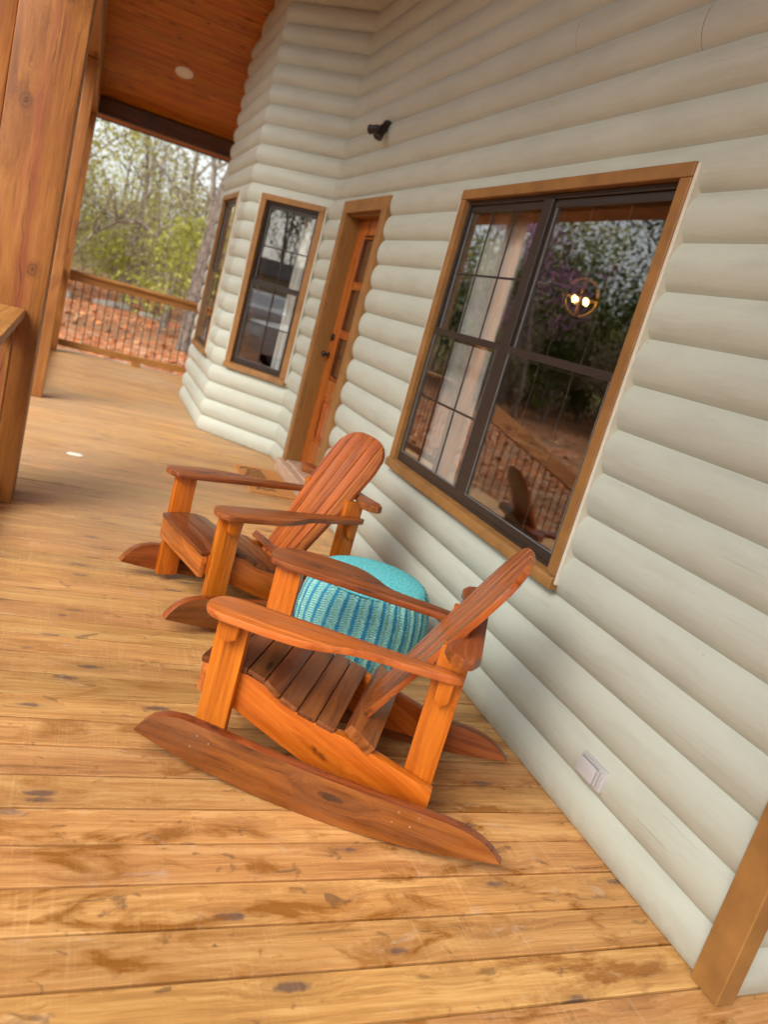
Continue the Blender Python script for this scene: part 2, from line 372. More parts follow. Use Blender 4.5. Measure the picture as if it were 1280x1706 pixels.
# ------------------------------------------------------------------ camera
yaw, pit, rol = 4.19357356e-01, -2.30818203e-01, 2.77271372e-01
f_ = Vector((math.sin(yaw) * math.cos(pit), math.cos(yaw) * math.cos(pit), math.sin(pit)))
r_ = Vector((math.cos(yaw), -math.sin(yaw), 0)); u_ = r_.cross(f_)
r2 = math.cos(rol) * r_ + math.sin(rol) * u_; u2 = -math.sin(rol) * r_ + math.cos(rol) * u_
cd = bpy.data.cameras.new('camera'); cam = bpy.data.objects.new('camera', cd)
cm = Matrix((r2, u2, -f_)).transposed().to_4x4(); cm.translation = (-1.8, 0, 1.4193)
put(cam, cm); sc.camera = cam
cd.sensor_fit = 'HORIZONTAL'; cd.sensor_width = 36; cd.lens = 1299.8 / 1280 * 36; cd.clip_start = .05; cd.clip_end = 600
cd.dof.use_dof = True; cd.dof.focus_distance = 2.55; cd.dof.aperture_fstop = 3.2

# ------------------------------------------------------------------ world and sun
SUN_EL, SUN_AZ = R(42), R(233)           # azimuth of the sun's place, clockwise from +Y
w = bpy.data.worlds.new('World'); sc.world = w; w.use_nodes = True; nt = w.node_tree; nt.nodes.clear()
sky = nt.nodes.new('ShaderNodeTexSky'); sky.sky_type = 'NISHITA'; sky.sun_disc = False
sky.sun_elevation = SUN_EL; sky.sun_rotation = SUN_AZ; sky.dust_density = 3.0; sky.ozone_density = 1.0
hs = nt.nodes.new('ShaderNodeHueSaturation'); hs.inputs['Saturation'].default_value = .30
warm = nt.nodes.new('ShaderNodeMix'); warm.data_type = 'RGBA'; warm.blend_type = 'MULTIPLY'; warm.inputs[0].default_value = 1; warm.inputs[7].default_value = (1, .985, .95, 1)
bg = nt.nodes.new('ShaderNodeBackground'); bg.inputs[1].default_value = .15; wo = nt.nodes.new('ShaderNodeOutputWorld')
nt.links.new(sky.outputs[0], hs.inputs['Color']); nt.links.new(hs.outputs[0], warm.inputs[6]); nt.links.new(warm.outputs[2], bg.inputs[0]); nt.links.new(bg.outputs[0], wo.inputs[0])
sl = bpy.data.lights.new('sun', 'SUN'); sl.energy = 1.5; sl.angle = R(34); sl.color = (1, .93, .82)
sl.color = (1, .95, .85)
so = bpy.data.objects.new('sun', sl)
sd = Vector((math.sin(SUN_AZ) * math.cos(SUN_EL), math.cos(SUN_AZ) * math.cos(SUN_EL), math.sin(SUN_EL)))
put(so, sd.to_track_quat('Z', 'Y').to_matrix().to_4x4())
sc.view_settings.view_transform = 'Standard'; sc.view_settings.look = 'None'; sc.view_settings.gamma = 1; sc.view_settings.exposure = 1.0
sc.render.engine = 'CYCLES'
cy = sc.cycles; cy.use_denoising = True; cy.max_bounces = 10; cy.diffuse_bounces = 6; cy.glossy_bounces = 5; cy.transparent_max_bounces = 24; cy.transmission_bounces = 6
cy.caustics_reflective = False; cy.caustics_refractive = False; cy.sample_clamp_indirect = 6
try: cy.denoiser = 'OPENIMAGEDENOISE'
except Exception: pass

# ------------------------------------------------------------------ setting: deck, ground
GZ = -.55
def deck():
    m = MB(); Y = 1.158 - .1405 * 30; i = 0
    while Y < 10.84:
        y1 = min(Y + .1405, 10.86)
        xr = 4.2 if y1 < 1.2 else .06
        cuts = [-2.42] + ([rnd.uniform(.9, 2.2)] if xr > 1 else []) + [xr]
        for a, b in zip(cuts[:-1], cuts[1:]):
            dz = rnd.uniform(-.0012, .0008)
            m.box((a, Y + .0040, -.038 + dz), (b - .003, y1 - .0040, dz), .0015, 1)
        Y = y1; i += 1
        if Y >= 10.85: break
    o = m.build('deck', M['deck']); tag(o, kind='structure')
    s = MB(); s.box((-2.38, -3.1, -.30), (.1, 10.83, -.045)); s.box((.1, -3.1, -.30), (4.2, 1.15, -.045))
    tag(s.build('deck_gap_shade', M['black']), kind='structure')  # black slab below the boards puts the shade of the gaps into colour
    s = MB(); s.box((-2.36, 10.862, -.26), (.1, 10.90, -.004), .004)
    tag(s.build('deck_edge_board', M['paper']), kind='structure')
deck()
def gz(x, y):
    return GZ + .18 * math.sin(x * .11 + 1.3) * math.sin(y * .09) * min(1, max(0, (abs(y - 4) - 8) / 10)) + max(0, y - 24) * .018 + max(0, -x - 60) * .03
V, F = [], []
n = 121
xs = [math.copysign(abs(t) ** 2.2 * 320, t) for t in np.linspace(-1, 1, n)]
for yy in xs:
    for xx in xs: V.append((xx - 2, yy + 6, gz(xx - 2, yy + 6)))
for j in range(n - 1):
    for i in range(n - 1): F.append((j * n + i, j * n + i + 1, (j + 1) * n + i + 1, (j + 1) * n + i))
g = mesh_np('ground', V, F, M['ground']); g.data.shade_smooth(); tag(g, kind='structure')
# loose leaves
V, F = [], []
def leafq(V, F, c, s, rg, flat=.0):
    a = rg.uniform(0, 6.283); b = rg.uniform(-1, 1) * (1.2 if not flat else flat); d = Vector((math.cos(a), math.sin(a), b)).normalized()
    e = Vector((rg.gauss(0, 1), rg.gauss(0, 1), rg.gauss(0, 1) * (1 if not flat else flat)))
    e = (e - d * e.dot(d)).normalized(); i = len(V); c = Vector(c)
    for p in (c - d * s, c - e * s * .55, c + d * s, c + e * s * .55): V.append(tuple(p))
    F.append((i, i + 1, i + 2, i + 3))
for _ in range(7000):
    if _ < 4000: x, y = rnd.uniform(-9, 7), 11 + 24 * rnd.random() ** 1.4
    else: x, y = -2.6 - 26 * rnd.random() ** 1.3, rnd.uniform(2, 36)
    leafq(V, F, (x, y, gz(x, y) + .03), rnd.uniform(.05, .10), rnd, .35)
tag(mesh_np('fallen_leaves', V, F, M['leaf_litter']), 'dry reddish leaves scattered over the ground beyond the railing', 'leaves', kind='stuff')

# ------------------------------------------------------------------ house
house = thing('house', 'cream log-sided house with brown trim, wood door and bay window', 'house', (0, 6, 0))
def ceil_z(y): return 2.97 + .38 * (10.73 - y) if y > RIDGE else 2.97 + .38 * (10.73 - RIDGE) - .38 * (RIDGE - y)
RIDGE = 3.4
SE, Z0 = .1629, .1404 - .1629
pts = [(0, 10.9), (0, 9.6), (-.59, 9.0), (-.59, 7.39), (0, 6.79), (0, 1.134), (4.2, 1.134)]
# openings per wall: (s0, s1, z0, z1)
BAYA = math.hypot(.59, .60)
def sA(s): return BAYA - s              # s measured from the inner corner
openings = {2: [(9.0 - 8.70, 9.0 - 7.78, .69, 2.15)],
            3: [(sA(.655), sA(.065), .69, 2.15)],
            4: [(6.79 - 6.24, 6.79 - 5.33, -.1, 2.16), (6.79 - 4.05, 6.79 - 2.34, .69, 2.15)]}
def walls():
    V, F = [], []
    P = [Vector((*p, 0)) for p in pts]; dirs = [(P[i + 1] - P[i]).normalized() for i in range(len(P) - 1)]
    nor = [Vector((d.y, -d.x, 0)) for d in dirs]
    def miter(i):      # at point i
        if i == 0: return nor[0]
        if i == len(P) - 1: return nor[-1]
        a, b = nor[i - 1], nor[i]; return (a + b) / (1 + a.dot(b))
    K = 12
    jr = random.Random(5)
    for wi in range(len(P) - 1):
        L = (P[wi + 1] - P[wi]).length; k = 0
        while Z0 + k * SE < 5.9:
            cuts = list(openings.get(wi, []))
            if L > 3 and jr.random() < .55:
                q = jr.uniform(.4, L - .4); cuts.append((q - .0011, q + .0011, -1, 9))
            prof = []
            for j in range(K + 1):
                t = j / K; a = 2 * t - 1
                o = .028 * (1 - abs(a) ** 2.1) - (.005 if j in (0, K) else 0)
                prof.append((Z0 + (k + t) * SE, o))
            cache = {}
            for j in range(K):
                (za, oa), (zb, ob) = prof[j], prof[j + 1]; zm = (za + zb) / 2
                if zm < .010: continue
                iv = [(0, L)]
                for c0, c1, z0, z1 in cuts:
                    if z0 < zm < z1:
                        iv = [q for (a, b) in iv for q in ((a, min(b, c0)), (max(a, c1), b)) if q[1] - q[0] > 1e-4]
                if zm > 2.6:      # clip under the roof
                    q2 = []
                    for a, b in iv:
                        ya, yb = (P[wi] + dirs[wi] * a).y, (P[wi] + dirs[wi] * b).y
                        lo, hi = RIDGE - (ceil_z(RIDGE) - zm) / .38, RIDGE + (ceil_z(RIDGE) - zm) / .38
                        if hi <= lo: continue
                        if abs(ya - yb) < 1e-6:
                            if lo < ya < hi: q2.append((a, b))
                            continue
                        t0, t1 = sorted(((lo - ya) / (yb - ya), (hi - ya) / (yb - ya))); t0, t1 = max(0, t0), min(1, t1)
                        if t1 - t0 > 1e-3: q2.append((a + (b - a) * t0, a + (b - a) * t1))
                    iv = q2
                for a, b in iv:
                    segs = max(1, int((b - a) / 1.2)); ss = [a + (b - a) * q / segs for q in range(segs + 1)]
                    idx = []
                    for z, o in ((za, oa), (zb, ob)):
                        row = []
                        for s in ss:
                            key = (round(s, 4), round(z, 5))
                            if key not in cache:
                                mv = nor[wi]
                                if s < 1e-5: mv = miter(wi)
                                elif s > L - 1e-5: mv = miter(wi + 1)
                                cache[key] = len(V); V.append(tuple(P[wi] + dirs[wi] * s + mv * o + Vector((0, 0, z))))
                            row.append(cache[key])
                        idx.append(row)
                    for q in range(len(ss) - 1): F.append((idx[0][q], idx[0][q + 1], idx[1][q + 1], idx[1][q]))
            k += 1
    o = mesh_np('log_siding', V, F, M['siding'], house); o.data.shade_smooth(); o.data.set_sharp_from_angle(angle=R(48))
    # backing sheathing just behind the logs so the wall has thickness
walls()

def sheath():
    """inner face of the wall, 9 cm behind the logs, with the same openings"""
    V, F = [], []
    inner = [(.12, 10.8), (.12, 9.55), (-.47, 8.95), (-.47, 7.44), (.12, 6.84), (.12, 1.25), (4.2, 1.25)]
    for wi in range(len(inner) - 1):
        a, b = Vector((*inner[wi], 0)), Vector((*inner[wi + 1], 0)); L = (b - a).length; d = (b - a) / L
        L0 = (Vector(pts[wi + 1]) - Vector(pts[wi])).length; sh = {2: .05, 3: 0, 4: .05}.get(wi, 0)
        zs = sorted({-.3, 2.62} | {z for c in openings.get(wi, []) for z in c[2:]})
        for z0, z1 in zip(zs[:-1], zs[1:]):
            iv = [(0, L)]
            for c0, c1, q0, q1 in openings.get(wi, []):
                if q0 < (z0 + z1) / 2 < q1: iv = [q for (s, e) in iv for q in ((s, min(e, c0 - 0)), (max(s, c1), e)) if q[1] - q[0] > 1e-4]
            for s, e in iv:
                i = len(V); V += [tuple(a + d * s + Vector((0, 0, z0))), tuple(a + d * e + Vector((0, 0, z0))), tuple(a + d * e + Vector((0, 0, z1))), tuple(a + d * s + Vector((0, 0, z1)))]
                F.append((i, i + 1, i + 2, i + 3))
    mesh_np('interior_wall', V, F, M['inside'], house)
    m = MB(); m.box((-.45, 1.24, -.12), (5.2, 10.8, -.02)); m.build('interior_floor', M['inside'], house)
    m = MB(); m.box((.13, 1.24, 2.62), (5.2, 10.8, 2.68)); m.prism([(.129, 6.90), (.129, 9.50), (-.46, 8.93), (-.46, 7.46)], 2.62, 2.68); m.build('interior_ceiling', M['inside'], house)
    m = MB(); m.box((5.2, 1.2, -.1), (5.3, 10.9, 2.68)); m.box((4.2, 1.12, -.3), (5.3, 1.22, 2.68)); m.box((-.3, 10.8, -.1), (5.3, 10.9, 2.68))
    m.build('interior_back_wall', M['inside'], house)
sheath()

# trim boards at the near outside corner
m = MB(); m.box((-.042, 1.094, .004), (.022, 1.190, 5.0), .003)
m.build('corner_board', M['trim'], house, fr=frame((0, 1.1, 0), (0, 0, 1), (0, 1, 0)))

def window(name, O, ds, nn, s0, s1, z0, z1, panes, cas=.052, glass_x=-.02, label=None, near_caulk=True):
    """s along ds from O, outward normal nn; panes = list of (sa, sb) for each single-hung unit"""
    O, ds, nn = Vector(O), Vector(ds).normalized(), Vector(nn).normalized()
    W = Matrix((ds, Vector((0, 0, 1)), nn)).transposed().to_4x4(); W.translation = O       # local x=s, y=z, z=out
    B = lambda mb, a, b, bev=.002, mat=0: mb.box((a[0], a[1], a[2]), (b[0], b[1], b[2]), bev, 1, mat, W)
    zm = (z0 + z1) / 2 + .012
    fr = MB()
    e = .022
    # outer frame
    B(fr, (s0, z0, -.07), (s0 + e, z1, .010)); B(fr, (s1 - e, z0, -.07), (s1, z1, .010))
    B(fr, (s0 + e, z1 - e, -.07), (s1 - e, z1, .009)); B(fr, (s0 + e, z0, -.07), (s1 - e, z0 + e, .009))
    sash_up, sash_lo, gr, pn = [], [], MB(), MB(); lip = MB()
    for i, (a, b) in enumerate(panes):
        if i: B(fr, (panes[i - 1][1], z0 + e, -.068), (a, z1 - e, .012))
        # lower sash set forward, upper set back
        r = .020
        for (za, zb, o0, o1, bot) in ((zm - .012, z1 - e, -.024, -.004, .028), (z0 + e, zm + .036, -.003, .014, .036)):
            B(fr, (a, za, o0), (a + r, zb, o1)); B(fr, (b - r, za, o0), (b, zb, o1))
            B(fr, (a + r, zb - .034, o0), (b - r, zb, o1 + .001)); B(fr, (a + r, za, o0), (b - r, za + bot, o1 + .001))
            om = (o0 + o1) / 2
            B(pn, (a + r, za + bot, om - .003), (b - r, zb - .034, om + .003), 0)
            # bright glazing bead
            t = .0035
            B(lip, (a + r, za + bot, om + .004), (a + r + t, zb - .034, o1 + .0015), 0); B(lip, (b - r - t, za + bot, om + .004), (b - r, zb - .034, o1 + .0015), 0)
            B(lip, (a + r + t, za + bot, om + .004), (b - r - t, za + bot + t, o1 + .0015), 0)
            gw = .0055; go = 0 if i == 0 else -.011; ncol = 3 if b - a > .6 else 2
            for q in range(1, ncol):
                s = a + r + (b - a - 2 * r) * q / ncol; B(gr, (s - gw, za + bot, om + .0036 + go), (s + gw, zb - .034, om + .0066 + go), 0)
            zz = (za + bot + zb - .034) / 2; B(gr, (a + r, zz - gw, om + .0034 + go), (b - r, zz + gw, om + .0060 + go), 0)
    wo_ = fr.build(name, M['bronze'], house); tag(wo_, label)
    pn.build('pane', M['glass'], wo_, smooth=0); gr.build('grille', M['bronze'], wo_, smooth=0); lip.build('glazing_bead', M['screen_edge'], wo_, smooth=0)
    c = MB(); T = .040
    B(c, (s0 - cas, z0 - .002, -.03), (s0 + .006, z1 + .001, T), .003); B(c, (s1 - .006, z0 - .002, -.03), (s1 + cas, z1 + .001, T), .003)
    B(c, (s0 - cas, z1 + .0015, -.03), (s1 + cas, z1 + cas, T + .002), .003)
    c.build('casing', M['trim'], wo_)
    s_ = MB(); s_.prism([(-.03, z0 - .048), (T + .012, z0 - .052), (T + .012, z0 - .012), (T + .004, z0 - .004), (-.03, z0 + .006)], s0 - cas - .006, s1 + cas + .006,
                        W @ Matrix(((0, 0, 1, 0), (0, 1, 0, 0), (1, 0, 0, 0), (0, 0, 0, 1))), .002)
    s_.build('sill', M['trim'], wo_)
    for q0, q1 in ((s0 - cas - .017, s0 - cas - .001), (s1 + cas + .001, s1 + cas + .017)):
        k = MB(); B(k, (q0, z0 - .03, -.03), (q1, z1 + cas - .004, .0370), .004); k.build('caulk_strip', M['caulk'], wo_)
    return wo_
# large double window on the main wall, bay windows
window('window', (0, 6.79, 0), (0, -1, 0), (-1, 0, 0), 6.79 - 4.045, 6.79 - 2.345, .70, 2.135, [(6.79 - 4.023, 6.79 - 3.262), (6.79 - 3.182, 6.79 - 2.367)], label='wide twin window in the main wall')
dA = Vector((.59, -.60, 0)).normalized()
window('window', (-.59, 7.39, 0), dA, (dA.y, -dA.x, 0), sA(.64), sA(.085), .70, 2.135, [(sA(.618), sA(.107))], label='narrow window in the angled bay wall')
window('window', (-.59, 9.0, 0), (0, -1, 0), (-1, 0, 0), 9 - 8.66, 9 - 7.82, .70, 2.135, [(9 - 8.638, 9 - 7.842)], label='bay window seen edge on')

# front door
def door():
    d = MB(); X0, X1 = .085, .13
    y0, y1, zb, zt = 5.395, 6.185, .135, 2.105
    st = .135; gy0, gy1 = y0 + st, y1 - .19
    d.box((X0, y0, zb), (X1, y0 + st, zt), .003); d.box((X0, y1 - .19, zb), (X1, y1, zt), .003)
    d.box((X0 + .001, gy0, zt - .115), (X1, gy1, zt), .003); d.box((X0 + .001, gy0, zb), (X1, gy1, zb + .225), .003); d.box((X0 + .001, gy0, .735), (X1, gy1, .87), .003)
    zs = [.87, 1.235, 1.61, zt - .115]
    for z in zs[1:-1]: d.box((X0 + .002, gy0, z - .017), (X1 - .002, gy1, z + .017), .003)
    # bright moulding round the lights and the raised panel
    for z0, z1 in list(zip(zs[:-1], zs[1:])) + [(zb + .225, .735)]:
        for a, b in ((gy0, gy1),):
            q = .014
            d.box((X0 - .004, b - q, z0 + .017), (X0 + .006, b, z1 - .017), .004); d.box((X0 - .004, a, z0 + .017), (X0 + .006, a + q, z1 - .017), .004)
            d.box((X0 - .0035, a + q, z0 + .017), (X0 + .006, b - q, z0 + .017 + q), .004); d.box((X0 - .0035, a + q, z1 - .017 - q), (X0 + .006, b - q, z1 - .017), .004)
    d.box((X0 + .012, gy0, zb + .225), (X1 - .01, gy1, .735)); d.box((X0 + .002, gy0 + .06, zb + .285), (X1 - .012, gy1 - .06, .675), .012)
    do = d.build('door', M['door'], house, fr=frame((X0, 5.8, 0), (0, 0, 1), (0, 1, 0)))
    p = MB(); p.box((.103, gy0, .87), (.109, gy1, zt - .115)); p.build('pane', M['glass'], do, smooth=0)
    h = MB(); h.lathe([(.026, 0), (.026, .008), (.010, .012), (.010, .032), (.022, .036), (.025, .05), (.016, .060)], 16, frame((X0, y1 - .06, 1.045), (0, 1, 0), (0, 0, 1)) @ Matrix.Rotation(math.pi, 4, 'X'))
    h.build('handle', M['black'], do)
    h = MB(); h.lathe([(.028, 0), (.028, .014), (.018, .02)], 16, frame((X0, y1 - .06, 1.19), (0, 1, 0), (0, 0, 1)) @ Matrix.Rotation(math.pi, 4, 'X'))
    h.build('deadbolt', M['black'], do)
    c = MB(); fx = -.040
    c.box((fx, 6.205, .10), (.0, 6.30, 2.20), .003); c.box((fx, 5.262, .10), (.0, 5.375, 2.20), .003); c.box((fx - .002, 5.256, 2.125), (.0, 6.306, 2.218), .003)
    c.build('door_casing', M['trim'], house, fr=frame((0, 5.8, 0), (0, 0, 1), (0, 1, 0)))
    j = MB(); j.box((.0005, 6.19, .10), (.15, 6.24, 2.16), .002); j.box((.0005, 5.33, .10), (.15, 5.39, 2.16), .002); j.box((.0005, 5.39, 2.108), (.15, 6.19, 2.16), .002)
    j.build('door_jamb', M['jamb'], house, fr=frame((0, 5.8, 0), (0, 0, 1), (0, 1, 0)))
    t = MB(); t.box((-.085, 5.25, .001), (.14, 6.31, .108), .006); t.box((-.03, 5.40, .108), (.14, 6.18, .128), .006)
    t.build('threshold', M['threshold'], house)
door()

# ------------------------------------------------------------------ porch roof: boarded ceiling, beams, unseen gable panel added to dim the upper porch
def roof():
    m = MB(); sl = math.hypot(1, .38); bw = .118
    for sgn, L in ((1, 7.75), (-1, 5.7)):
        n = int(L * sl / bw)
        for i in range(n):
            a, b = i * bw / sl, (i + 1) * bw / sl - .006
            ya, yb = RIDGE + sgn * a, RIDGE + sgn * b; za, zb = ceil_z(RIDGE) - .38 * a, ceil_z(RIDGE) - .38 * b
            xs_ = [-2.75, -2.75 + rnd.uniform(1.2, 3.6), 4.3]
            for x0, x1 in zip(xs_[:-1], xs_[1:]):
                dz = rnd.uniform(0, .002)
                m.add([(x0, ya, za + dz), (x1 - .002, ya, za + dz), (x1 - .002, yb, zb + dz), (x0, yb, zb + dz), (x0, ya, za + .02), (x1 - .002, ya, za + .02), (x1 - .002, yb, zb + .02), (x0, yb, zb + .02)],
                      [(0, 1, 2, 3), (4, 7, 6, 5), (0, 4, 5, 1), (1, 5, 6, 2), (2, 6, 7, 3), (3, 7, 4, 0)])
    m.build('porch_ceiling', M['ceiling'], house, smooth=0)
    r = MB()
    for sgn, L in ((1, 7.8), (-1, 5.8)):
        z0, z1 = ceil_z(RIDGE) + .024, ceil_z(RIDGE) - .38 * L + .024
        y0, y1 = RIDGE, RIDGE + sgn * L
        r.add([(-2.8, y0, z0), (4.4, y0, z0), (4.4, y1, z1), (-2.8, y1, z1), (-2.8, y0, z0 + .14), (4.4, y0, z0 + .14), (4.4, y1, z1 + .14), (-2.8, y1, z1 + .14)],
              [(0, 1, 2, 3), (4, 7, 6, 5), (0, 4, 5, 1), (1, 5, 6, 2), (2, 6, 7, 3), (3, 7, 4, 0)])
    r.build('roof', M['roofing'], house, smooth=0)
    b = MB(); b.box((-2.255, 10.62, 2.805), (.0, 10.76, 2.985), .006); b.build('end_beam', M['beam'], house)
    b = MB(); b.box((-1.955, -2.4, 2.90), (4.3, -2.25, 3.15), .006); b.build('end_beam', M['beam'], house)  # near beam, out of view, added to cut light from the open end
    b = MB(); b.box((-2.25, -2.4, 2.76), (-1.96, 10.618, 3.06), .008); b.build('side_beam', M['post'], house, fr=frame((-2.1, 4, 2.9), (0, 1, 0), (1, 0, 0)))
    gp = MB(); zc = 3.95; yq = RIDGE + (ceil_z(RIDGE) - zc) / .38; y2 = RIDGE - (ceil_z(RIDGE) - zc) / .38
    gp.prism([(max(y2, -2.3), zc), (yq, zc), (RIDGE, ceil_z(RIDGE) - .004), (max(y2, -2.3), ceil_z(max(y2, -2.3)) - .003)], -2.16, -2.12, Matrix(((0, 0, 1, 0), (1, 0, 0, 0), (0, 1, 0, 0), (0, 0, 0, 1))))
    gp.build('gable_shade_panel', M['ceiling'], house, fr=frame((-2.1, 4, 3), (0, 0, 1), (0, 1, 0)))  # added out of view; its lower edge sets how much skylight reaches the wall
    for y1 in (10.9, -2.4):
        g = MB(); z0, z1 = ceil_z(RIDGE) - .006, ceil_z(y1) - .006
        g.prism([(RIDGE, z0), (y1, z1), (y1, z1 - .22), (RIDGE, z0 - .22)], -2.22, -2.08, Matrix(((0, 0, 1, 0), (1, 0, 0, 0), (0, 1, 0, 0), (0, 0, 0, 1))), .006)
        g.build('rake_timber', M['beam'], house, fr=frame((-2.15, RIDGE, z0), (0, y1 - RIDGE, z1 - z0), (1, 0, 0)))
roof()

# recessed ceiling light
cn = Vector((0, -.38, -1)).normalized()
lt = thing('ceiling_light', 'round white recessed light in the sloped wood ceiling', 'ceiling light', (-1.17, 9.705, 3.355))
LM = frame((-1.17, 9.705, ceil_z(9.705) - .001), (1, 0, 0), Vector((0, 1, -.38))); LM = LM @ Matrix.Rotation(math.pi, 4, 'X')
m = MB(); m.lathe([(.097, -.004), (.097, .006), (.078, .010), (.074, .004)], 32, LM); m.build('trim_ring', M['white'], lt)
m = MB(); m.lathe([(.073, -.002), (.073, .005), (.04, .0065)], 32, LM); m.build('lens', M['white'], lt)

# ------------------------------------------------------------------ porch posts
def post(Y, top, label, mat='post', w=.145, d=.29, cx=-2.105):
    m = MB(); m.box((cx - w, Y, .001), (cx + w, Y + d, top), .012, 2)
    o = m.build('porch_post', M[mat], fr=frame((-2.105, Y + d / 2, 0), (0, 0, 1), (0, 1, 0)))
    return tag(o, label, 'post', 'square timber porch posts')
post(4.30, 2.757, 'thick knotty timber post at the left edge, nearest of the porch posts', w=.150)
o_ = bpy.data.objects['porch_post']; m = MB(); m.box((-2.52, 4.36, .001), (-2.262, 4.56, 2.757), .01, 2); m.build('side_timber', M['post'], o_, fr=frame((-2.39, 4.46, 0), (0, 0, 1), (0, 1, 0)))
post(7.345, 2.757, 'bright orange timber post half hidden behind the nearest big post', 'rail', w=.074, d=.15, cx=-2.036)
post(10.44, 2.757, 'dark shaded corner post where the far railing ends', 'post', d=.17)

# ------------------------------------------------------------------ railings
def baluster(mb, x, y, z0, z1, r=.0055): mb.tube([(x, y, z0), (x, y, z1)], r, 6)
fr_ = thing('porch_railing', 'far railing with thin dark balusters across the porch end', 'railing', (-1, 10.73, 0), group='porch railings')
m = MB(); m.box((-1.96, 10.66, .955), (.02, 10.80, .995), .006); m.box((-1.96, 10.705, .87), (.02, 10.743, .954), .004)
m.build('top_rail', M['rail'], fr_)
m = MB(); m.box((-1.96, 10.70, .055), (.02, 10.745, .135), .005); m.build('bottom_rail', M['rail'], fr_)
m = MB(); m.box((-1.06, 10.695, .0), (-.95, 10.75, .0545), .004); m.build('support_block', M['rail'], fr_)
x = -1.88
while x < 0:
    m = MB(); baluster(m, x, 10.722, .134, .871); m.build('baluster', M['black'], fr_); x += .098
nr = thing('porch_railing', 'near railing with wide flat wooden cap at the left edge', 'railing', (-2.1, 2, 0), group='porch railings')
m = MB(); m.box((-2.172, -2.0, .967), (-2.028, 4.298, 1.005), .006); m.build('rail_cap', M['rail'], nr, fr=frame((-2.1, 2, 1), (0, 1, 0), (1, 0, 0)))
m = MB(); m.box((-2.12, -2.0, .88), (-2.08, 4.298, .966), .004); m.box((-2.12, -2.0, .06), (-2.08, 4.298, .14), .004); m.build('rail_board', M['rail'], nr, fr=frame((-2.1, 2, .5), (0, 1, 0), (1, 0, 0)))
m = MB(); m.box((-2.145, 4.10, .001), (-2.055, 4.19, .9665), .005); m.build('newel', M['post'], nr, fr=frame((-2.1, 4.2, 0), (0, 0, 1), (0, 1, 0)))
y = -1.9
while y < 4.05:
    m = MB(); baluster(m, -2.10, y, .139, .881); m.build('baluster', M['black'], nr); y += .105
# second run between the far posts
nr2 = thing('porch_railing', 'railing along the porch edge between the two far posts', 'railing', (-2.1, 9, 0), group='porch railings')
m = MB(); m.box((-2.172, 7.652, .967), (-2.028, 10.438, 1.005), .006); m.box((-2.12, 7.652, .06), (-2.08, 10.438, .14), .004); m.build('rail_cap', M['rail'], nr2, fr=frame((-2.1, 9, 1), (0, 1, 0), (1, 0, 0)))
y = 7.75
while y < 10.4:
    m = MB(); baluster(m, -2.10, y, .139, .968); m.build('baluster', M['black'], nr2); y += .105
# steps down from the porch with a sloping handrail (seen in the window)
st = thing('porch_steps', 'wooden steps going down from the porch between the posts', 'steps', (-2.9, 5.9, GZ))
for i, (x1, z) in enumerate(((-2.43, -.17), (-2.75, -.36))):
    m = MB(); m.box((x1 - .30, 4.62, z - .04), (x1, 7.20, z), .005); m.build('tread', M['rail'], st)
m = MB()
for y in (4.62, 7.15): m.prism([(-2.42, -.05), (-3.10, -.42), (-3.10, GZ - .02), (-2.42, GZ - .02)], y, y + .04, Matrix(((1, 0, 0, 0), (0, 0, 1, 0), (0, 1, 0, 0), (0, 0, 0, 1))))
m.build('stringer', M['beam'], st)
hr = thing('stair_handrail', 'sloping stair handrail with dark balusters reflected in the window', 'handrail', (-2.9, 7.22, GZ))
m = MB(); m.prism([(-2.24, .76), (-3.75, .12), (-3.75, .30), (-2.24, .94)], 7.14, 7.24, Matrix(((1, 0, 0, 0), (0, 0, 1, 0), (0, 1, 0, 0), (0, 0, 0, 1))), .005); m.build('top_rail', M['rail'], hr)
m = MB(); m.box((-3.75, 7.15, GZ - .02), (-3.66, 7.24, .16), .004); m.build('newel', M['rail'], hr)
for i in range(13):
    x = -2.36 - i * .1; z = .76 + (x + 2.24) * .424
    m = MB(); baluster(m, x, 7.19, z - .72 if z - .72 > GZ else GZ, z + .01); m.build('baluster', M['black'], hr)

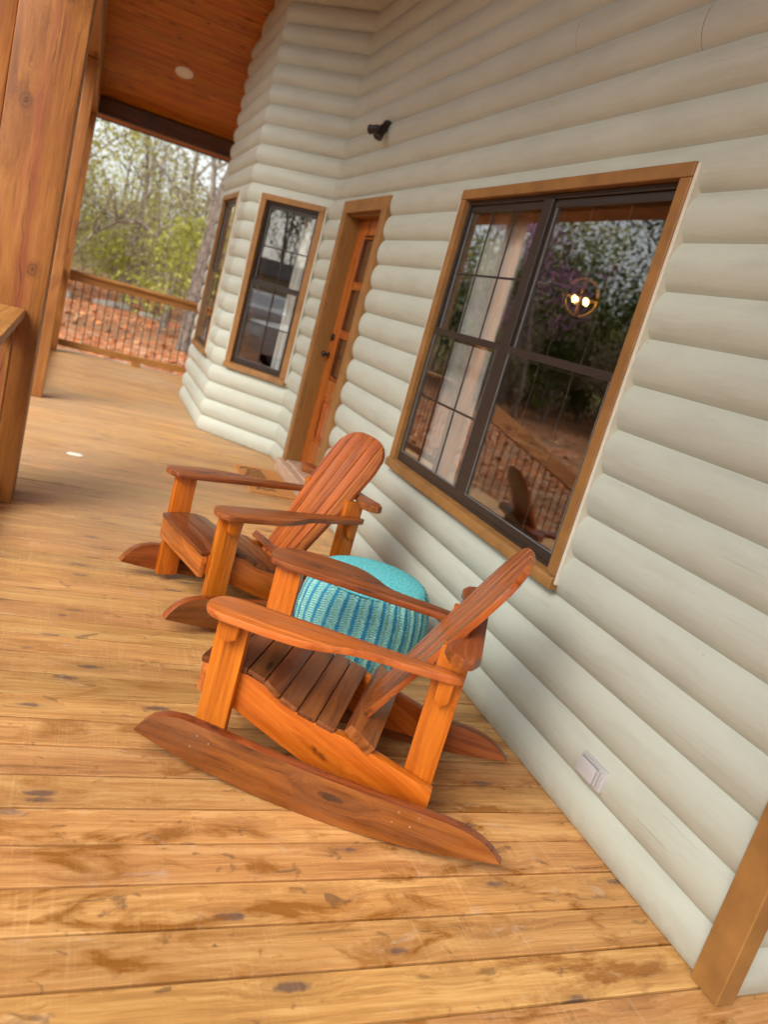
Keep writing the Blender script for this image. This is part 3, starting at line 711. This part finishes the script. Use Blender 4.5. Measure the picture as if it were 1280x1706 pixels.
# ------------------------------------------------------------------ rocking chairs
XZ = lambda v0: Matrix(((1, 0, 0, 0), (0, 0, 1, 0), (0, 1, 0, 0), (0, 0, 0, 1)))       # outline (u,z) extruded along v
def smooth_poly(p, it=1):
    for _ in range(it):
        q = []
        for i in range(len(p)):
            a, b = Vector(p[i]), Vector(p[(i + 1) % len(p)]); q += [tuple(a * .75 + b * .25), tuple(a * .25 + b * .75)]
        p = q
    return p
def chair(label, x, y, th, far_wide=0.0, swap=False):
    c = thing('rocking_chair', label, 'rocking chair', (x, y, 0), th, 'wooden rocking chairs')
    W = WM[c.name]; A, Bm = M['cedar'], M['cedar_brown']
    bot = [(u, .072 * ((u + .08) / .575) ** 2) for u in np.linspace(-.648, .497, 25)]
    top = [(.497, .076), (.482, .102), (.455, .132), (.415, .153), (.36, .163), (.25, .157), (.098, .147), (-.07, .139), (-.236, .136), (-.38, .137), (-.47, .137), (-.53, .131), (-.578, .117), (-.615, .097), (-.640, .074)]
    for s in (1, -1):
        m = MB(); m.prism(bot + top, s * .277, s * .315, XZ(0), .006, 2); 
        for pu, pz in ((.315, .088), (.262, .115), (.300, .128), (-.33, .118), (-.372, .085), (-.39, .121), (-.318, .082)):
            m.lathe([(.0032, 0), (.0032, .0010), (.0015, .0012)], 10, frame((pu, s * .315, pz), (1, 0, 0), (0, 0, -s)), 1)
        m.build('rocker', [Bm, M['plug']], c, W)
        m = MB(); m.box((.236, s * .2385, .03), (.332, s * .2765, .512), .005, 2); m.build('leg', A, c, W, frame((.28, s * .26, .2), (0, 0, 1), (1, 0, 0)))
        m = MB(); m.prism([(-.398, .05), (-.306, .05), (-.304, .60), (-.397, .60)], s * .163, s * .2005, XZ(0), .005, 2); m.build('leg', A, c, W, frame((-.35, s * .18, .3), (0, 0, 1), (1, 0, 0)))
        sp = [(.335, .325), (.216, .326), (.160, .312), (.106, .280), (.044, .262), (-.071, .242), (-.112, .240), (-.404, .167), (-.406, .110), (-.313, .080), (-.15, .075), (-.054, .099), (.08, .146), (.249, .210), (.335, .24)]
        m = MB(); m.prism(sp, s * .201, s * .2375, XZ(0), .005, 2); m.build('seat_rail', A, c, W, frame((0, s * .22, .2), (.9, 0, .38), (0, 0, 1)))
        e = far_wide if s < 0 else 0
        arm = [(.366, .315), (.370, .270), (.352, .222), (.315, .204), (.20, .204), (.05, .206), (-.15, .207), (-.30, .208), (-.392, .210), (-.398, .236), (-.375, .252), (-.26, .268), (-.14, .276), (-.07, .288), (-.01, .322 + e * .6), (.06, .350 + e), (.14, .356 + e), (.25, .354 + e), (.325, .350 + e * .6)]
        arm = smooth_poly(arm, 1)
        Mx = Matrix.Translation((0, 0, .5245)) @ Matrix.Rotation(R(0 if s > 0 else -2.0 * (e > 0)), 4, 'X') @ Matrix.Translation((0, 0, 0))
        m = MB(); m.prism([(u, s * v) for u, v in arm], -.0120, .0125, Mx, .006, 2)
        m.build('arm', M['cedar_red'] if (s > 0 and not swap) else Bm, c, W, frame((0, s * .28, .52)))
        br = [(.315, .5115), (.252, .5115), (.256, .455), (.285, .440), (.312, .455)]
        m = MB(); m.prism(br, s * .277, s * .318, XZ(0), .006, 2); m.build('arm_bracket', A, c, W, frame((.28, s * .3, .48), (0, 0, 1), (1, 0, 0)))
        br = [(-.325, .5115), (-.372, .5115), (-.372, .445), (-.348, .425), (-.326, .445)]
        m = MB(); m.prism(br, s * .201, s * .236, XZ(0), .006, 2); m.build('arm_bracket', A, c, W, frame((-.35, s * .22, .47), (0, 0, 1), (1, 0, 0)))
    # seat slats following the dipped rails
    m = MB(); us = [.372, .292, .222, .161, .105, .044, -.017, -.080]; zf = lambda u: float(np.interp(u, [-.08, .044, .105, .16, .222, .30, .372], [.252, .276, .298, .333, .347, .348, .338]))
    for i, (a, b) in enumerate(zip(us[:-1], us[1:])):
        a -= .0035; za, zb = zf(a), zf(b); half = .2374
        if i == 0: half = .236
        d = Vector((b - a, 0, zb - za)).normalized(); nn = Vector((d.z, 0, -d.x)); nn = nn if nn.z > 0 else -nn
        pa, pb = Vector((a, 0, za)), Vector((b, 0, zb))
        vs = [p + Vector((0, v, 0)) for v in (-half, half) for p in (pa, pb, pb - nn * .020, pa - nn * .020)]
        m.add(vs, [(0, 1, 2, 3), (7, 6, 5, 4), (0, 4, 5, 1), (1, 5, 6, 2), (2, 6, 7, 3), (3, 7, 4, 0)], .004, 2)
    m.build('seat', M['cedar_dark'], c, W, frame((.1, 0, .3), (0, 1, 0), (1, 0, 0)))
    m = MB(); m.box((.338, -.238, .225), (.362, .238, .318), .004, 2); m.build('apron', M['cedar_red'], c, W, frame((.35, 0, .27), (0, 1, 0), (0, 0, 1)))
    # back: five tapered slats with a rounded head
    BF = frame((-.105, 0, .195), (-.482, 0, .876), (0, 1, 0))          # local x up the back, y across
    m = MB(); hw = lambda s: float(np.interp(s, [0, .2, .45, .60], [.126, .149, .186, .198])); N = 5; Ltop = .785
    def head(v):      # height of the arched top at half-width fraction v
        return Ltop - .15 * (1 - math.sqrt(max(0, 1 - min(1, abs(v)) ** 2.8)))
    for i in range(N):
        f0, f1 = -1 + 2 * i / N, -1 + 2 * (i + 1) / N; g = .0075
        out = []
        ss = [0, .2, .45, .60]
        for s in ss: out.append((s, f0 * hw(s) + g / 2))
        out = [(s, y_) for s, y_ in out if s < head(f0) - .005]
        for q in np.linspace(f0, f1, 7): out.append((head(q), q * .198 + (g / 2 if q == f0 else (-g / 2 if q == f1 else 0))))
        for s in reversed(ss):
            if s < head(f1) - .005: out.append((s, f1 * hw(s) - g / 2))
        m.prism(out, -.011, .011, BF, .004, 2)
    m.build('back', M['cedar_red'], c, W, BF)
    cr = [(-.372, -.18), (-.335, -.215), (-.316, -.27), (-.335, -.325), (-.37, -.345), (-.40, -.335), (-.418, -.29), (-.418, .29), (-.40, .335), (-.37, .345), (-.335, .325), (-.316, .27), (-.335, .215), (-.372, .18)]
    m = MB(); m.prism(cr, .601, .634, None, .006, 2); m.build('back_brace', Bm, c, W, frame((-.38, 0, .62), (0, 1, 0), (1, 0, 0)))
    BM = frame((-.15, 0, .232), (0, 1, 0), (.86, 0, .5))
    m = MB(); m.box((-.238, -.052, -.002), (.240, .05, .034), .005, 2, 0, BM @ Matrix.Rotation(math.pi, 4, 'X')); m.build('back_support', Bm, c, W, BM)
    m = MB(); m.box((-.385, -.277, .034), (-.35, -.2015, .066), .003); m.box((-.385, .2015, .034), (-.35, .277, .066), .003); m.box((-.385, -.163, .075), (-.35, .163, .15), .003); m.build('stretcher', A, c, W, frame((-.37, 0, .1), (0, 1, 0), (0, 0, 1)))
    return c
chair('orange cedar rocking chair in front, turned side on to the viewer', -.8604, 2.140, 2.5998, .045)
chair('brown cedar rocking chair behind the pouf, its slatted back facing the house wall', -.8871, 3.3566, -2.8848, 0, True)

# ------------------------------------------------------------------ pouf
pf = thing('knitted_pouf', 'round turquoise knitted pouf with blue ribs between the two chairs', 'pouf', (-.475, 2.90, 0))
W = WM[pf.name]
m = MB(); N = 30 * 8; prof = []
zs = np.linspace(0, 1, 15)
V, F = [], []
def pr(t): return float(np.interp(t, [0, .06, .19, .38, .56, .75, .88, 1], [.222, .245, .268, .282, .283, .275, .262, .240]))
for t in zs:
    for k in range(N):
        a = 2 * math.pi * k / N; rib = abs(math.cos(30 * a / 2)) ** .6 * .010
        r = pr(t) - .010 + rib + .006 * math.sin(2 * a + 1 + 2 * t) + .003 * math.sin(5 * a + 4 * t) + rnd.uniform(-.0012, .0012); V.append((r * math.cos(a), r * math.sin(a), (.004 + t * .368)))
for i in range(14):
    for k in range(N): F.append((i * N + k, i * N + (k + 1) % N, (i + 1) * N + (k + 1) % N, (i + 1) * N + k))
o = mesh_np('ribbed_side', V, F, M['pouf_body'], pf, W); o.data.shade_smooth()
m = MB(); m.lathe([(.232, .364), (.2425, .369), (.238, .380), (.220, .390), (.18, .400), (.11, .407), (.05, .410), (.01, .410)], 64); m.build('top', M['pouf_top'], pf, W, smooth=60)

# ------------------------------------------------------------------ doormat
dm = thing('doormat', 'orange coir doormat with dark printed marks in front of the door', 'doormat', (-.24, 5.75, 0))
m = MB(); m.box((-.46, 5.40, .001), (-.09, 6.16, .016), .004); m.build('pile', M['coir'], dm)
m = MB()
for i in range(9):
    y0 = 5.47 + i * .072
    pts_ = [(-.40 + .03 * math.sin(i * 2.1), y0), (-.37, y0 + .035), (-.33 + .02 * math.cos(i), y0 + .008), (-.29, y0 + .04), (-.25, y0 + .01)]
    for a, b in zip(pts_[:-1], pts_[1:]):
        m.tube([(a[0], a[1], .0165), (b[0], b[1], .0165)], .006, 6)
m.build('printed_pattern', M['coir_ink'], dm)
# small scrap on the boards
m = MB(); m.prism([(-1.715, 5.58), (-1.69, 5.545), (-1.63, 5.54), (-1.60, 5.575), (-1.63, 5.615), (-1.69, 5.62)], .001, .004)
tag(m.build('paper_scrap', M['paper']), 'small white scrap lying on the deck boards left of the chairs', 'scrap')

# ------------------------------------------------------------------ floodlight and outlet on the wall
fl = thing('floodlight', 'black twin floodlight on the wall above the door', 'wall light', (-.03, 5.92, 2.70))
m = MB(); m.lathe([(.05, -.03), (.05, .010), (.042, .024), (.018, .03)], 24, frame((-.018, 5.80, 2.715), (0, 1, 0), (0, 0, 1)) @ Matrix.Rotation(math.pi, 4, 'X')); m.build('wall_plate', M['black'], fl)
def lamp(p, d, r, L):
    d = Vector(d).normalized(); X = d.cross(Vector((0, 0, 1))).normalized(); F_ = frame(p, X, d.cross(X))
    if F_.col[2].to_3d().dot(d) < 0: F_ = F_ @ Matrix.Rotation(math.pi, 4, 'X')
    m = MB(); m.lathe([(.012, -.05), (.022, -.02), (.03, 0), (r * .8, L * .45), (r, L * .9), (r, L), (r * .86, L * .97)], 20, F_); return m.build('lamp_head', M['black'], fl)
lamp((-.062, 5.86, 2.70), (-.35, .62, -.10), .034, .068); lamp((-.062, 5.72, 2.69), (-.40, -.28, -.95), .036, .085)
m = MB(); m.tube([(-.05, 5.80, 2.71), (-.062, 5.86, 2.70)], .014, 8); m.tube([(-.05, 5.80, 2.71), (-.062, 5.72, 2.69)], .014, 8); m.build('arm', M['black'], fl)

ol = thing('outlet_cover', 'small grey weatherproof outlet cover low on the log wall', 'outlet', (-.03, 1.785, .22))
OW = frame((-.024, 1.785, .2185), (0, -1, 0), (.10, 0, 1))            # local x towards viewer along the wall, y up, z outward(-x)
if OW.col[2].x > 0: OW = OW @ Matrix.Rotation(math.pi, 4, 'Y')
m = MB(); m.box((-.066, -.039, -.02), (.066, .039, .010), .004, 2, 0, OW); m.build('base_plate', M['grey_plastic'], ol)
m = MB(); sx = -1 if OW.col[0].y > 0 else 1
m.box((-.056, -.031, .010), (.034, .025, .026), .006, 2, 0, OW if sx > 0 else OW @ Matrix.Rotation(0, 4, 'Z')); m.build('lid', M['grey_plastic'], ol)
m = MB(); m.box((.038, -.028, .010), (.046, .024, .022), .003, 2, 0, OW); m.box((.050, -.028, .010), (.056, .024, .018), .002, 2, 0, OW); m.box((-.056, .0285, .010), (.034, .0335, .020), .002, 2, 0, OW); m.build('hinge', M['grey_plastic'], ol)

# ------------------------------------------------------------------ curtains and chandelier inside
def drape(name, label, P0, P1, z0, z1, amp=.02, folds=7):
    P0, P1 = Vector(P0), Vector(P1); d = P1 - P0; nrm = Vector((d.y, -d.x, 0)).normalized(); n = folds * 8
    V, F = [], []
    for z in np.linspace(z0, z1, 6):
        for i in range(n + 1):
            t = i / n; q = P0 + d * t + nrm * (amp * math.sin(t * folds * 6.283) + .006 * math.sin(t * 31 + z * 3)); V.append((q.x, q.y, z))
    for j in range(5):
        for i in range(n): F.append((j * (n + 1) + i, j * (n + 1) + i + 1, (j + 1) * (n + 1) + i + 1, (j + 1) * (n + 1) + i))
    o = mesh_np(name, V, F, M['curtain']); o.data.shade_smooth()
    s = o.modifiers.new('thick', 'SOLIDIFY'); s.thickness = .004
    return tag(o, label, 'curtain', 'white curtains')
drape('curtain', 'white curtain hanging behind the left half of the large window', (.17, 3.66, 0), (.17, 4.09, 0), .03, 2.45)
q0, q1 = Vector((0, 6.79, 0)) - dA * .02, Vector((0, 6.79, 0)) - dA * .33
off = Vector((.12, .12, 0))
drape('curtain', 'white curtain in the right half of the narrow bay window', q0 + off + Vector((0, .0, 0)), q1 + off, .03, 2.45, .015, 5)

ch = thing('chandelier', 'lit brass orb chandelier seen through the large window', 'chandelier', (1.62, 5.24, 1.98))
m = MB(); c0 = Vector((1.62, 5.24, 1.985)); Rr = .145
for ax in range(4):
    pts_ = []
    for k in range(33):
        a = 2 * math.pi * k / 32
        if ax == 0: p = Vector((math.cos(a), math.sin(a), 0))
        else: p = Matrix.Rotation(ax * math.pi / 3, 3, 'Z') @ Vector((math.cos(a), 0, math.sin(a)))
        pts_.append(c0 + p * Rr)
    m.tube(pts_, .010, 6)
m.build('orb', M['brass'], ch)
m = MB(); m.tube([c0 + Vector((0, 0, Rr)), (c0.x, c0.y, 2.62)], .006, 6); m.tube([c0 + Vector((0, 0, Rr)), c0 + Vector((0, 0, -.05))], .008, 6)
for k in range(4): m.tube([c0 + Vector((0, 0, -.05)), c0 + Vector((.06 * math.cos(k * 1.57), .06 * math.sin(k * 1.57), -.045))], .006, 6)
m.build('stem', M['brass'], ch)
for k in range(4):
    m = MB(); m.lathe([(.004, -.012), (.012, .002), (.016, .016), (.011, .032), (.003, .042)], 12, Matrix.Translation(c0 + Vector((.06 * math.cos(k * 1.57), .06 * math.sin(k * 1.57), -.04)))); m.build('bulb', M['bulb'], ch)

# ------------------------------------------------------------------ trees
def skeleton(rg, h, r, lean=(0, 0), levels=3, spread=.9, first=.35, nb=7, up=.5):
    """returns list of polylines (points, radii) and tip points"""
    lines, tips = [], []
    def grow(p, d, L, r, lev):
        n = 5 if lev else 8; pts_, rs = [p.copy()], [r]; d = d.copy()
        for i in range(n):
            d = (d + Vector((rg.gauss(0, 1), rg.gauss(0, 1), rg.gauss(0, .5))) * (.07 if lev == 0 else .16) + Vector((0, 0, .05 * up * lev))).normalized()
            p = p + d * L / n; pts_.append(p.copy()); rs.append(max(.006, r * (1 - .85 * (i + 1) / n)))
        lines.append((pts_, rs))
        if lev >= levels - 1: tips.extend(pts_[2:]); return
        for k in range(nb if lev == 0 else 4):
            t = first + (1 - first) * (k + rg.random()) / (nb if lev == 0 else 4); t = min(t, .98)
            i = min(n - 1, int(t * n)); q = pts_[i].lerp(pts_[i + 1], t * n - i); a = rg.uniform(0, 6.283)
            dd = (d * .5 + Vector((math.cos(a), math.sin(a), up * rg.uniform(.1, 1))) * spread).normalized()
            grow(q, dd, L * rg.uniform(.32, .5) * (1.15 - t * .5), rs[i] * .5, lev + 1)
        tips.append(pts_[-1])
    grow(Vector((0, 0, 0)), Vector((lean[0], lean[1], 1)).normalized(), h, r, 0)
    return lines, tips
def tubes(lines, n=5):
    V, F = [], []
    for pts_, rs in lines:
        b = len(V)
        for i, p in enumerate(pts_):
            d = (pts_[min(i + 1, len(pts_) - 1)] - pts_[max(i - 1, 0)]).normalized(); a = Vector((0, 0, 1)) if abs(d.z) < .9 else Vector((1, 0, 0))
            u = d.cross(a).normalized(); w_ = d.cross(u)
            for k in range(n): t = 6.2832 * k / n; V.append(tuple(p + (u * math.cos(t) + w_ * math.sin(t)) * rs[i]))
        for i in range(len(pts_) - 1):
            for k in range(n): F.append((b + i * n + k, b + i * n + (k + 1) % n, b + (i + 1) * n + (k + 1) % n, b + (i + 1) * n + k))
    return V, F
def leaves(rg, tips, per, size, sp):
    V, F = [], []
    for p in tips:
        if rg.random() < .12: continue
        for _ in range(per):
            leafq(V, F, p + Vector((rg.gauss(0, sp), rg.gauss(0, sp), rg.gauss(0, sp * .8))), size * rg.uniform(.6, 1.4), rg)
    return V, F
def tree(name, label, x, y, h, r, leaf, seed, per=5, size=.09, sp=.28, barkm='bark', group='trees beyond the porch', **kw):
    rg = random.Random(seed); lines, tips = skeleton(rg, h, r, **kw)
    t = thing(name, label, 'tree', (x, y, gz(x, y) - .05), group=group); W = WM[t.name]
    V, F = tubes(lines, 7); o = mesh_np('trunk', V, F, M[barkm], t, W); o.data.shade_smooth()
    if leaf:
        V, F = leaves(rg, tips, per, size, sp); mesh_np('crown', V, F, M[leaf], t, W)
    return t
tree('pine_tree', 'thick grey-brown pine trunk standing beside the bay window', .60, 18.5, 15, .27, 'leaf_tan', 3, 2, barkm='bark_pine', first=.6, lean=(.01, .02))
tree('spring_tree', 'slender tree with pale green leaves beyond the left end of the far railing', -2.6, 22, 8, .09, 'leaf_spring', 5, 9, .075, .34, nb=9, first=.2, up=.9)
tree('spring_tree', 'bright yellow-green sapling beside the pine trunk', .12, 20.5, 2.7, .045, 'leaf_bright', 8, 8, .065, .22, nb=9, first=.12, up=.4)
tree('spring_tree', 'tall thin bare-stemmed tree behind the pine', 1.9, 27, 11, .12, 'leaf_tan', 11, 2, .06, .35, first=.35)
tree('spring_tree', 'thin tan tree in the middle of the view past the railing', -.4, 29, 10, .11, 'leaf_tan', 15, 3, .06, .4, first=.3)
tree('spring_tree', 'yellow-green tree behind the orange post', -3.4, 27, 9, .11, 'leaf_bright', 19, 6, .085, .4, first=.25, up=.8)
# arching bare tree
rg = random.Random(21)
ar = thing('arching_tree', 'bare brown tree bent over in an arch beyond the railing', 'tree', (-.55, 22.5, gz(-.55, 22.5)), group='trees beyond the porch'); W = WM[ar.name]
main = [Vector(p) for p in ((.9, 0, -.05), (.95, .1, .8), (.75, .1, 1.7), (.35, .1, 2.3), (-.15, .1, 2.55), (-.7, .1, 2.4), (-1.2, .1, 1.95), (-1.6, .1, 1.3))]
lines = [(main, [.11, .10, .09, .08, .065, .05, .035, .02])]; tips = []
for k in range(16):
    i = rg.randint(2, 6); p = main[i]; d = Vector((rg.uniform(-.7, .6), rg.gauss(0, .4), rg.uniform(.2, 1))).normalized(); L = rg.uniform(.6, 1.8)
    pp = [p + d * L * t + Vector((rg.gauss(0, .05), rg.gauss(0, .05), rg.gauss(0, .05))) * (t > 0) for t in (0, .33, .66, 1)]; lines.append((pp, [.028, .02, .013, .006])); tips += pp[2:]
V, F = tubes(lines, 7); o = mesh_np('trunk', V, F, M['bark'], ar, W); o.data.shade_smooth()
V, F = leaves(rg, tips, 7, .05, .2); mesh_np('crown', V, F, M['leaf_tan'], ar, W)
# trees seen only as reflections in the glass
tree('redbud_tree', 'pink flowering redbud mirrored in the large window', -13.2, 24.8, 6.4, .10, 'leaf_pink', 31, 18, .055, .28, first=.25, nb=10, up=.7)
tree('evergreen_tree', 'dark evergreen mirrored at the right side of the large window', -13.5, 19.6, 9, .20, 'leaf_dark', 37, 24, .065, .45, first=.12, nb=14, up=.2)
tree('evergreen_tree', 'second dark evergreen behind the redbud in the reflection', -17.5, 33, 5.5, .18, 'leaf_dark', 39, 26, .09, .5, first=.1, nb=14, up=.2)

def woods(name, spots, label, seed):
    """far wood that reads as one mass"""
    rg = random.Random(seed); allT = [[], []]; L = {k: [[], []] for k in ('leaf_spring', 'leaf_tan', 'leaf_bright', 'leaf_dark')}
    protos = []
    for i in range(6):
        lines, tips = skeleton(random.Random(seed + i), 9, .12, first=.12 if i % 2 else .3, nb=8, up=.6)
        protos.append((tubes(lines, 4), tips))
    def addto(dst, V, F):
        b = len(dst[0]); dst[0].extend(V); dst[1].extend([tuple(i + b for i in f) for f in F])
    for x, y, s, kind, dens in spots:
        (V, F), tips = rg.choice(protos); a = rg.uniform(0, 6.28); R_ = Matrix.Rotation(a, 3, 'Z') * s; base = Vector((x, y, gz(x, y) - .1))
        addto(allT, [tuple(R_ @ Vector(v) + base) for v in V], F)
        LV, LF = leaves(rg, [R_ @ p + base for p in tips], dens, (.075 if seed == 100 else .10) * (1 + .4 * (s > 1)), .5 * s + .1); addto(L[kind], LV, LF)
    V, F, mi = [], [], []
    mats = [M['bark']] + [M[k] for k in L]
    for j, (vv, ff) in enumerate([allT] + list(L.values())):
        b = len(V); V += vv; F += [tuple(i + b for i in f) for f in ff]; mi += [j] * len(ff)
    o = mesh_np(name, V, F, mats); o.data.polygons.foreach_set('material_index', mi)
    return tag(o, label, 'woods', kind='stuff')
sp = []
rg = random.Random(77)
for _ in range(40):
    y = 26 + 55 * rg.random() ** 1.3; xc = -1.8 + (y) * .06; x = xc + rg.uniform(-.20, .20) * y
    sp.append((x, y, rg.uniform(.5, 1.25), rg.choice(['leaf_spring', 'leaf_spring', 'leaf_tan', 'leaf_tan', 'leaf_bright']), rg.choice([3, 4, 5])))
for _ in range(60):      # underbrush
    y = rg.uniform(24, 40); x = -1.8 + y * .06 + rg.uniform(-.2, .2) * y; sp.append((x, y, rg.uniform(.2, .5), rg.choice(['leaf_spring', 'leaf_tan', 'leaf_bright']), 4))
woods('woods_beyond', sp, 'hazy spring woods filling the view past the far railing', 100)
sp = []
for _ in range(110):
    a = R(rg.uniform(-25, 70)); d = 26 + 34 * rg.random() ** 1.2; x, y = -2 - math.cos(a) * d, 2 + math.sin(a) * d
    if abs(y - (4.2 - (-10 - x) * .155)) < 3.5 and x < -9: continue        # the drive stays open
    thin = a > R(48)
    if thin and rg.random() < .2: continue
    sp.append((x, y, rg.uniform(.7, 1.15) if thin else rg.uniform(.9, 1.6), rg.choice(['leaf_spring', 'leaf_spring', 'leaf_tan', 'leaf_tan', 'leaf_dark', 'leaf_dark']), rg.choice([3, 4, 6]) if thin else rg.choice([3, 4, 5])))
for _ in range(60):
    a = R(rg.uniform(30, 75)); d = rg.uniform(26, 40); x, y = -2 - math.cos(a) * d, 2 + math.sin(a) * d
    sp.append((x, y, rg.uniform(.2, .5), rg.choice(['leaf_spring', 'leaf_tan', 'leaf_dark']), 4))
for _ in range(14): sp.append((-rg.uniform(55, 66), rg.uniform(-14, 8), rg.uniform(1.2, 1.8), rg.choice(['leaf_dark', 'leaf_tan', 'leaf_spring']), 5))
for _ in range(70):
    a = R(rg.uniform(42, 74)); d = rg.uniform(30, 48); x, y = -2 - math.cos(a) * d, 2 + math.sin(a) * d
    sp.append((x, y, rg.uniform(.4, .75), rg.choice(['leaf_spring', 'leaf_dark', 'leaf_dark']), 7))
woods('woods_beside', sp, 'mixed woods beside the house mirrored in the windows', 200)
# pale rocks at the edge of the clearing
def rock(x, y, s, seed, label):
    rg = random.Random(seed); bm = bmesh.new(); bmesh.ops.create_icosphere(bm, subdivisions=3, radius=1)
    for v in bm.verts:
        n_ = .75 + .35 * math.sin(v.co.x * 3 + seed) * math.sin(v.co.y * 2.7 + seed * 2) + rg.uniform(-.05, .05); v.co = Vector((v.co.x * n_ * s * 1.4, v.co.y * n_ * s, max(-.3, v.co.z * n_) * s * .6))
    me = bpy.data.meshes.new('rock'); bm.to_mesh(me); bm.free(); me.materials.append(M['concrete']); me.shade_smooth()
    o = put(bpy.data.objects.new('rock', me), Matrix.Translation((x, y, gz(x, y)))); tag(o, label, 'rock', 'pale rocks at the wood edge')
rock(-2.3, 25.3, .34, 1, 'pale rock behind the left end of the far railing')
rock(-.9, 26.0, .42, 2, 'largest pale rock below the arching tree')
rock(.3, 25.4, .30, 4, 'pale rock between the arching tree and the pine')

# ------------------------------------------------------------------ parked vehicles and shed mirrored in the bay window
def vehicle(name, label, x, y, rz, prof, glassp, Wd, wheels, cat):
    v = thing(name, label, cat, (x, y, gz(x, y)), rz); W = WM[v.name]
    m = MB(); m.prism(prof, -Wd / 2, Wd / 2, XZ(0), .05, 3); m.build('body', M['carpaint'], v, W)
    m = MB()
    for g in glassp: m.prism(g, -Wd / 2 - .006, Wd / 2 + .006, XZ(0), .004, 1)
    m.build('side_windows', M['carglass'], v, W)
    for u in wheels:
        for s in (-1, 1):
            m = MB(); FM = frame((u, s * (Wd / 2 - .10), .37), (1, 0, 0), (0, 0, 1)); m.lathe([(.25, -.11), (.36, -.09), (.37, 0), (.36, .09), (.25, .11)], 24, FM)
            wl = m.build('wheel', M['tyre'], v, W); m = MB(); m.lathe([(.05, -.118), (.22, -.112), (.24, 0), (.22, .112), (.05, .118)], 16, FM); m.build('rim', M['grey_plastic'], wl, W)
    return v
suv = [(-2.3, .45), (2.2, .45), (2.3, .75), (2.25, 1.02), (1.15, 1.12), (.55, 1.68), (-1.9, 1.74), (-2.28, 1.15)]
vehicle('parked_suv', 'white sport utility vehicle facing the porch, mirrored in the narrow bay window', -31.5, 1.0, R(10), suv, [[(.95, 1.14), (.50, 1.58), (-.35, 1.62), (-.35, 1.14)], [(-.45, 1.14), (-.45, 1.62), (-1.75, 1.64), (-1.95, 1.14)]], 1.9, (-1.45, 1.4), 'car')
pk = [(-2.8, .5), (2.5, .5), (2.6, .85), (2.5, 1.15), (1.35, 1.22), (.8, 1.85), (-.55, 1.88), (-.75, 1.25), (-2.8, 1.22)]
vehicle('parked_pickup', 'white pickup truck parked nearer, mirrored low in the bay window', -12.4, 2.35, R(88), pk, [[(1.12, 1.24), (.74, 1.74), (-.45, 1.78), (-.60, 1.24)]], 1.95, (-1.7, 1.7), 'pickup')
sh = thing('shed', 'long low pale shed behind the parked cars in the reflection', 'shed', (-48, 0, gz(-48, 0)))
m = MB(); m.box((-50, -12, GZ - .3), (-46, 9, 2.2)); m.build('wall', M['shed'], sh)
m = MB(); m.prism([(-50.4, 2.2), (-45.6, 2.2), (-48, 3.3)], -12.4, 9.4, XZ(0)); m.build('roof', M['roofing'], sh)
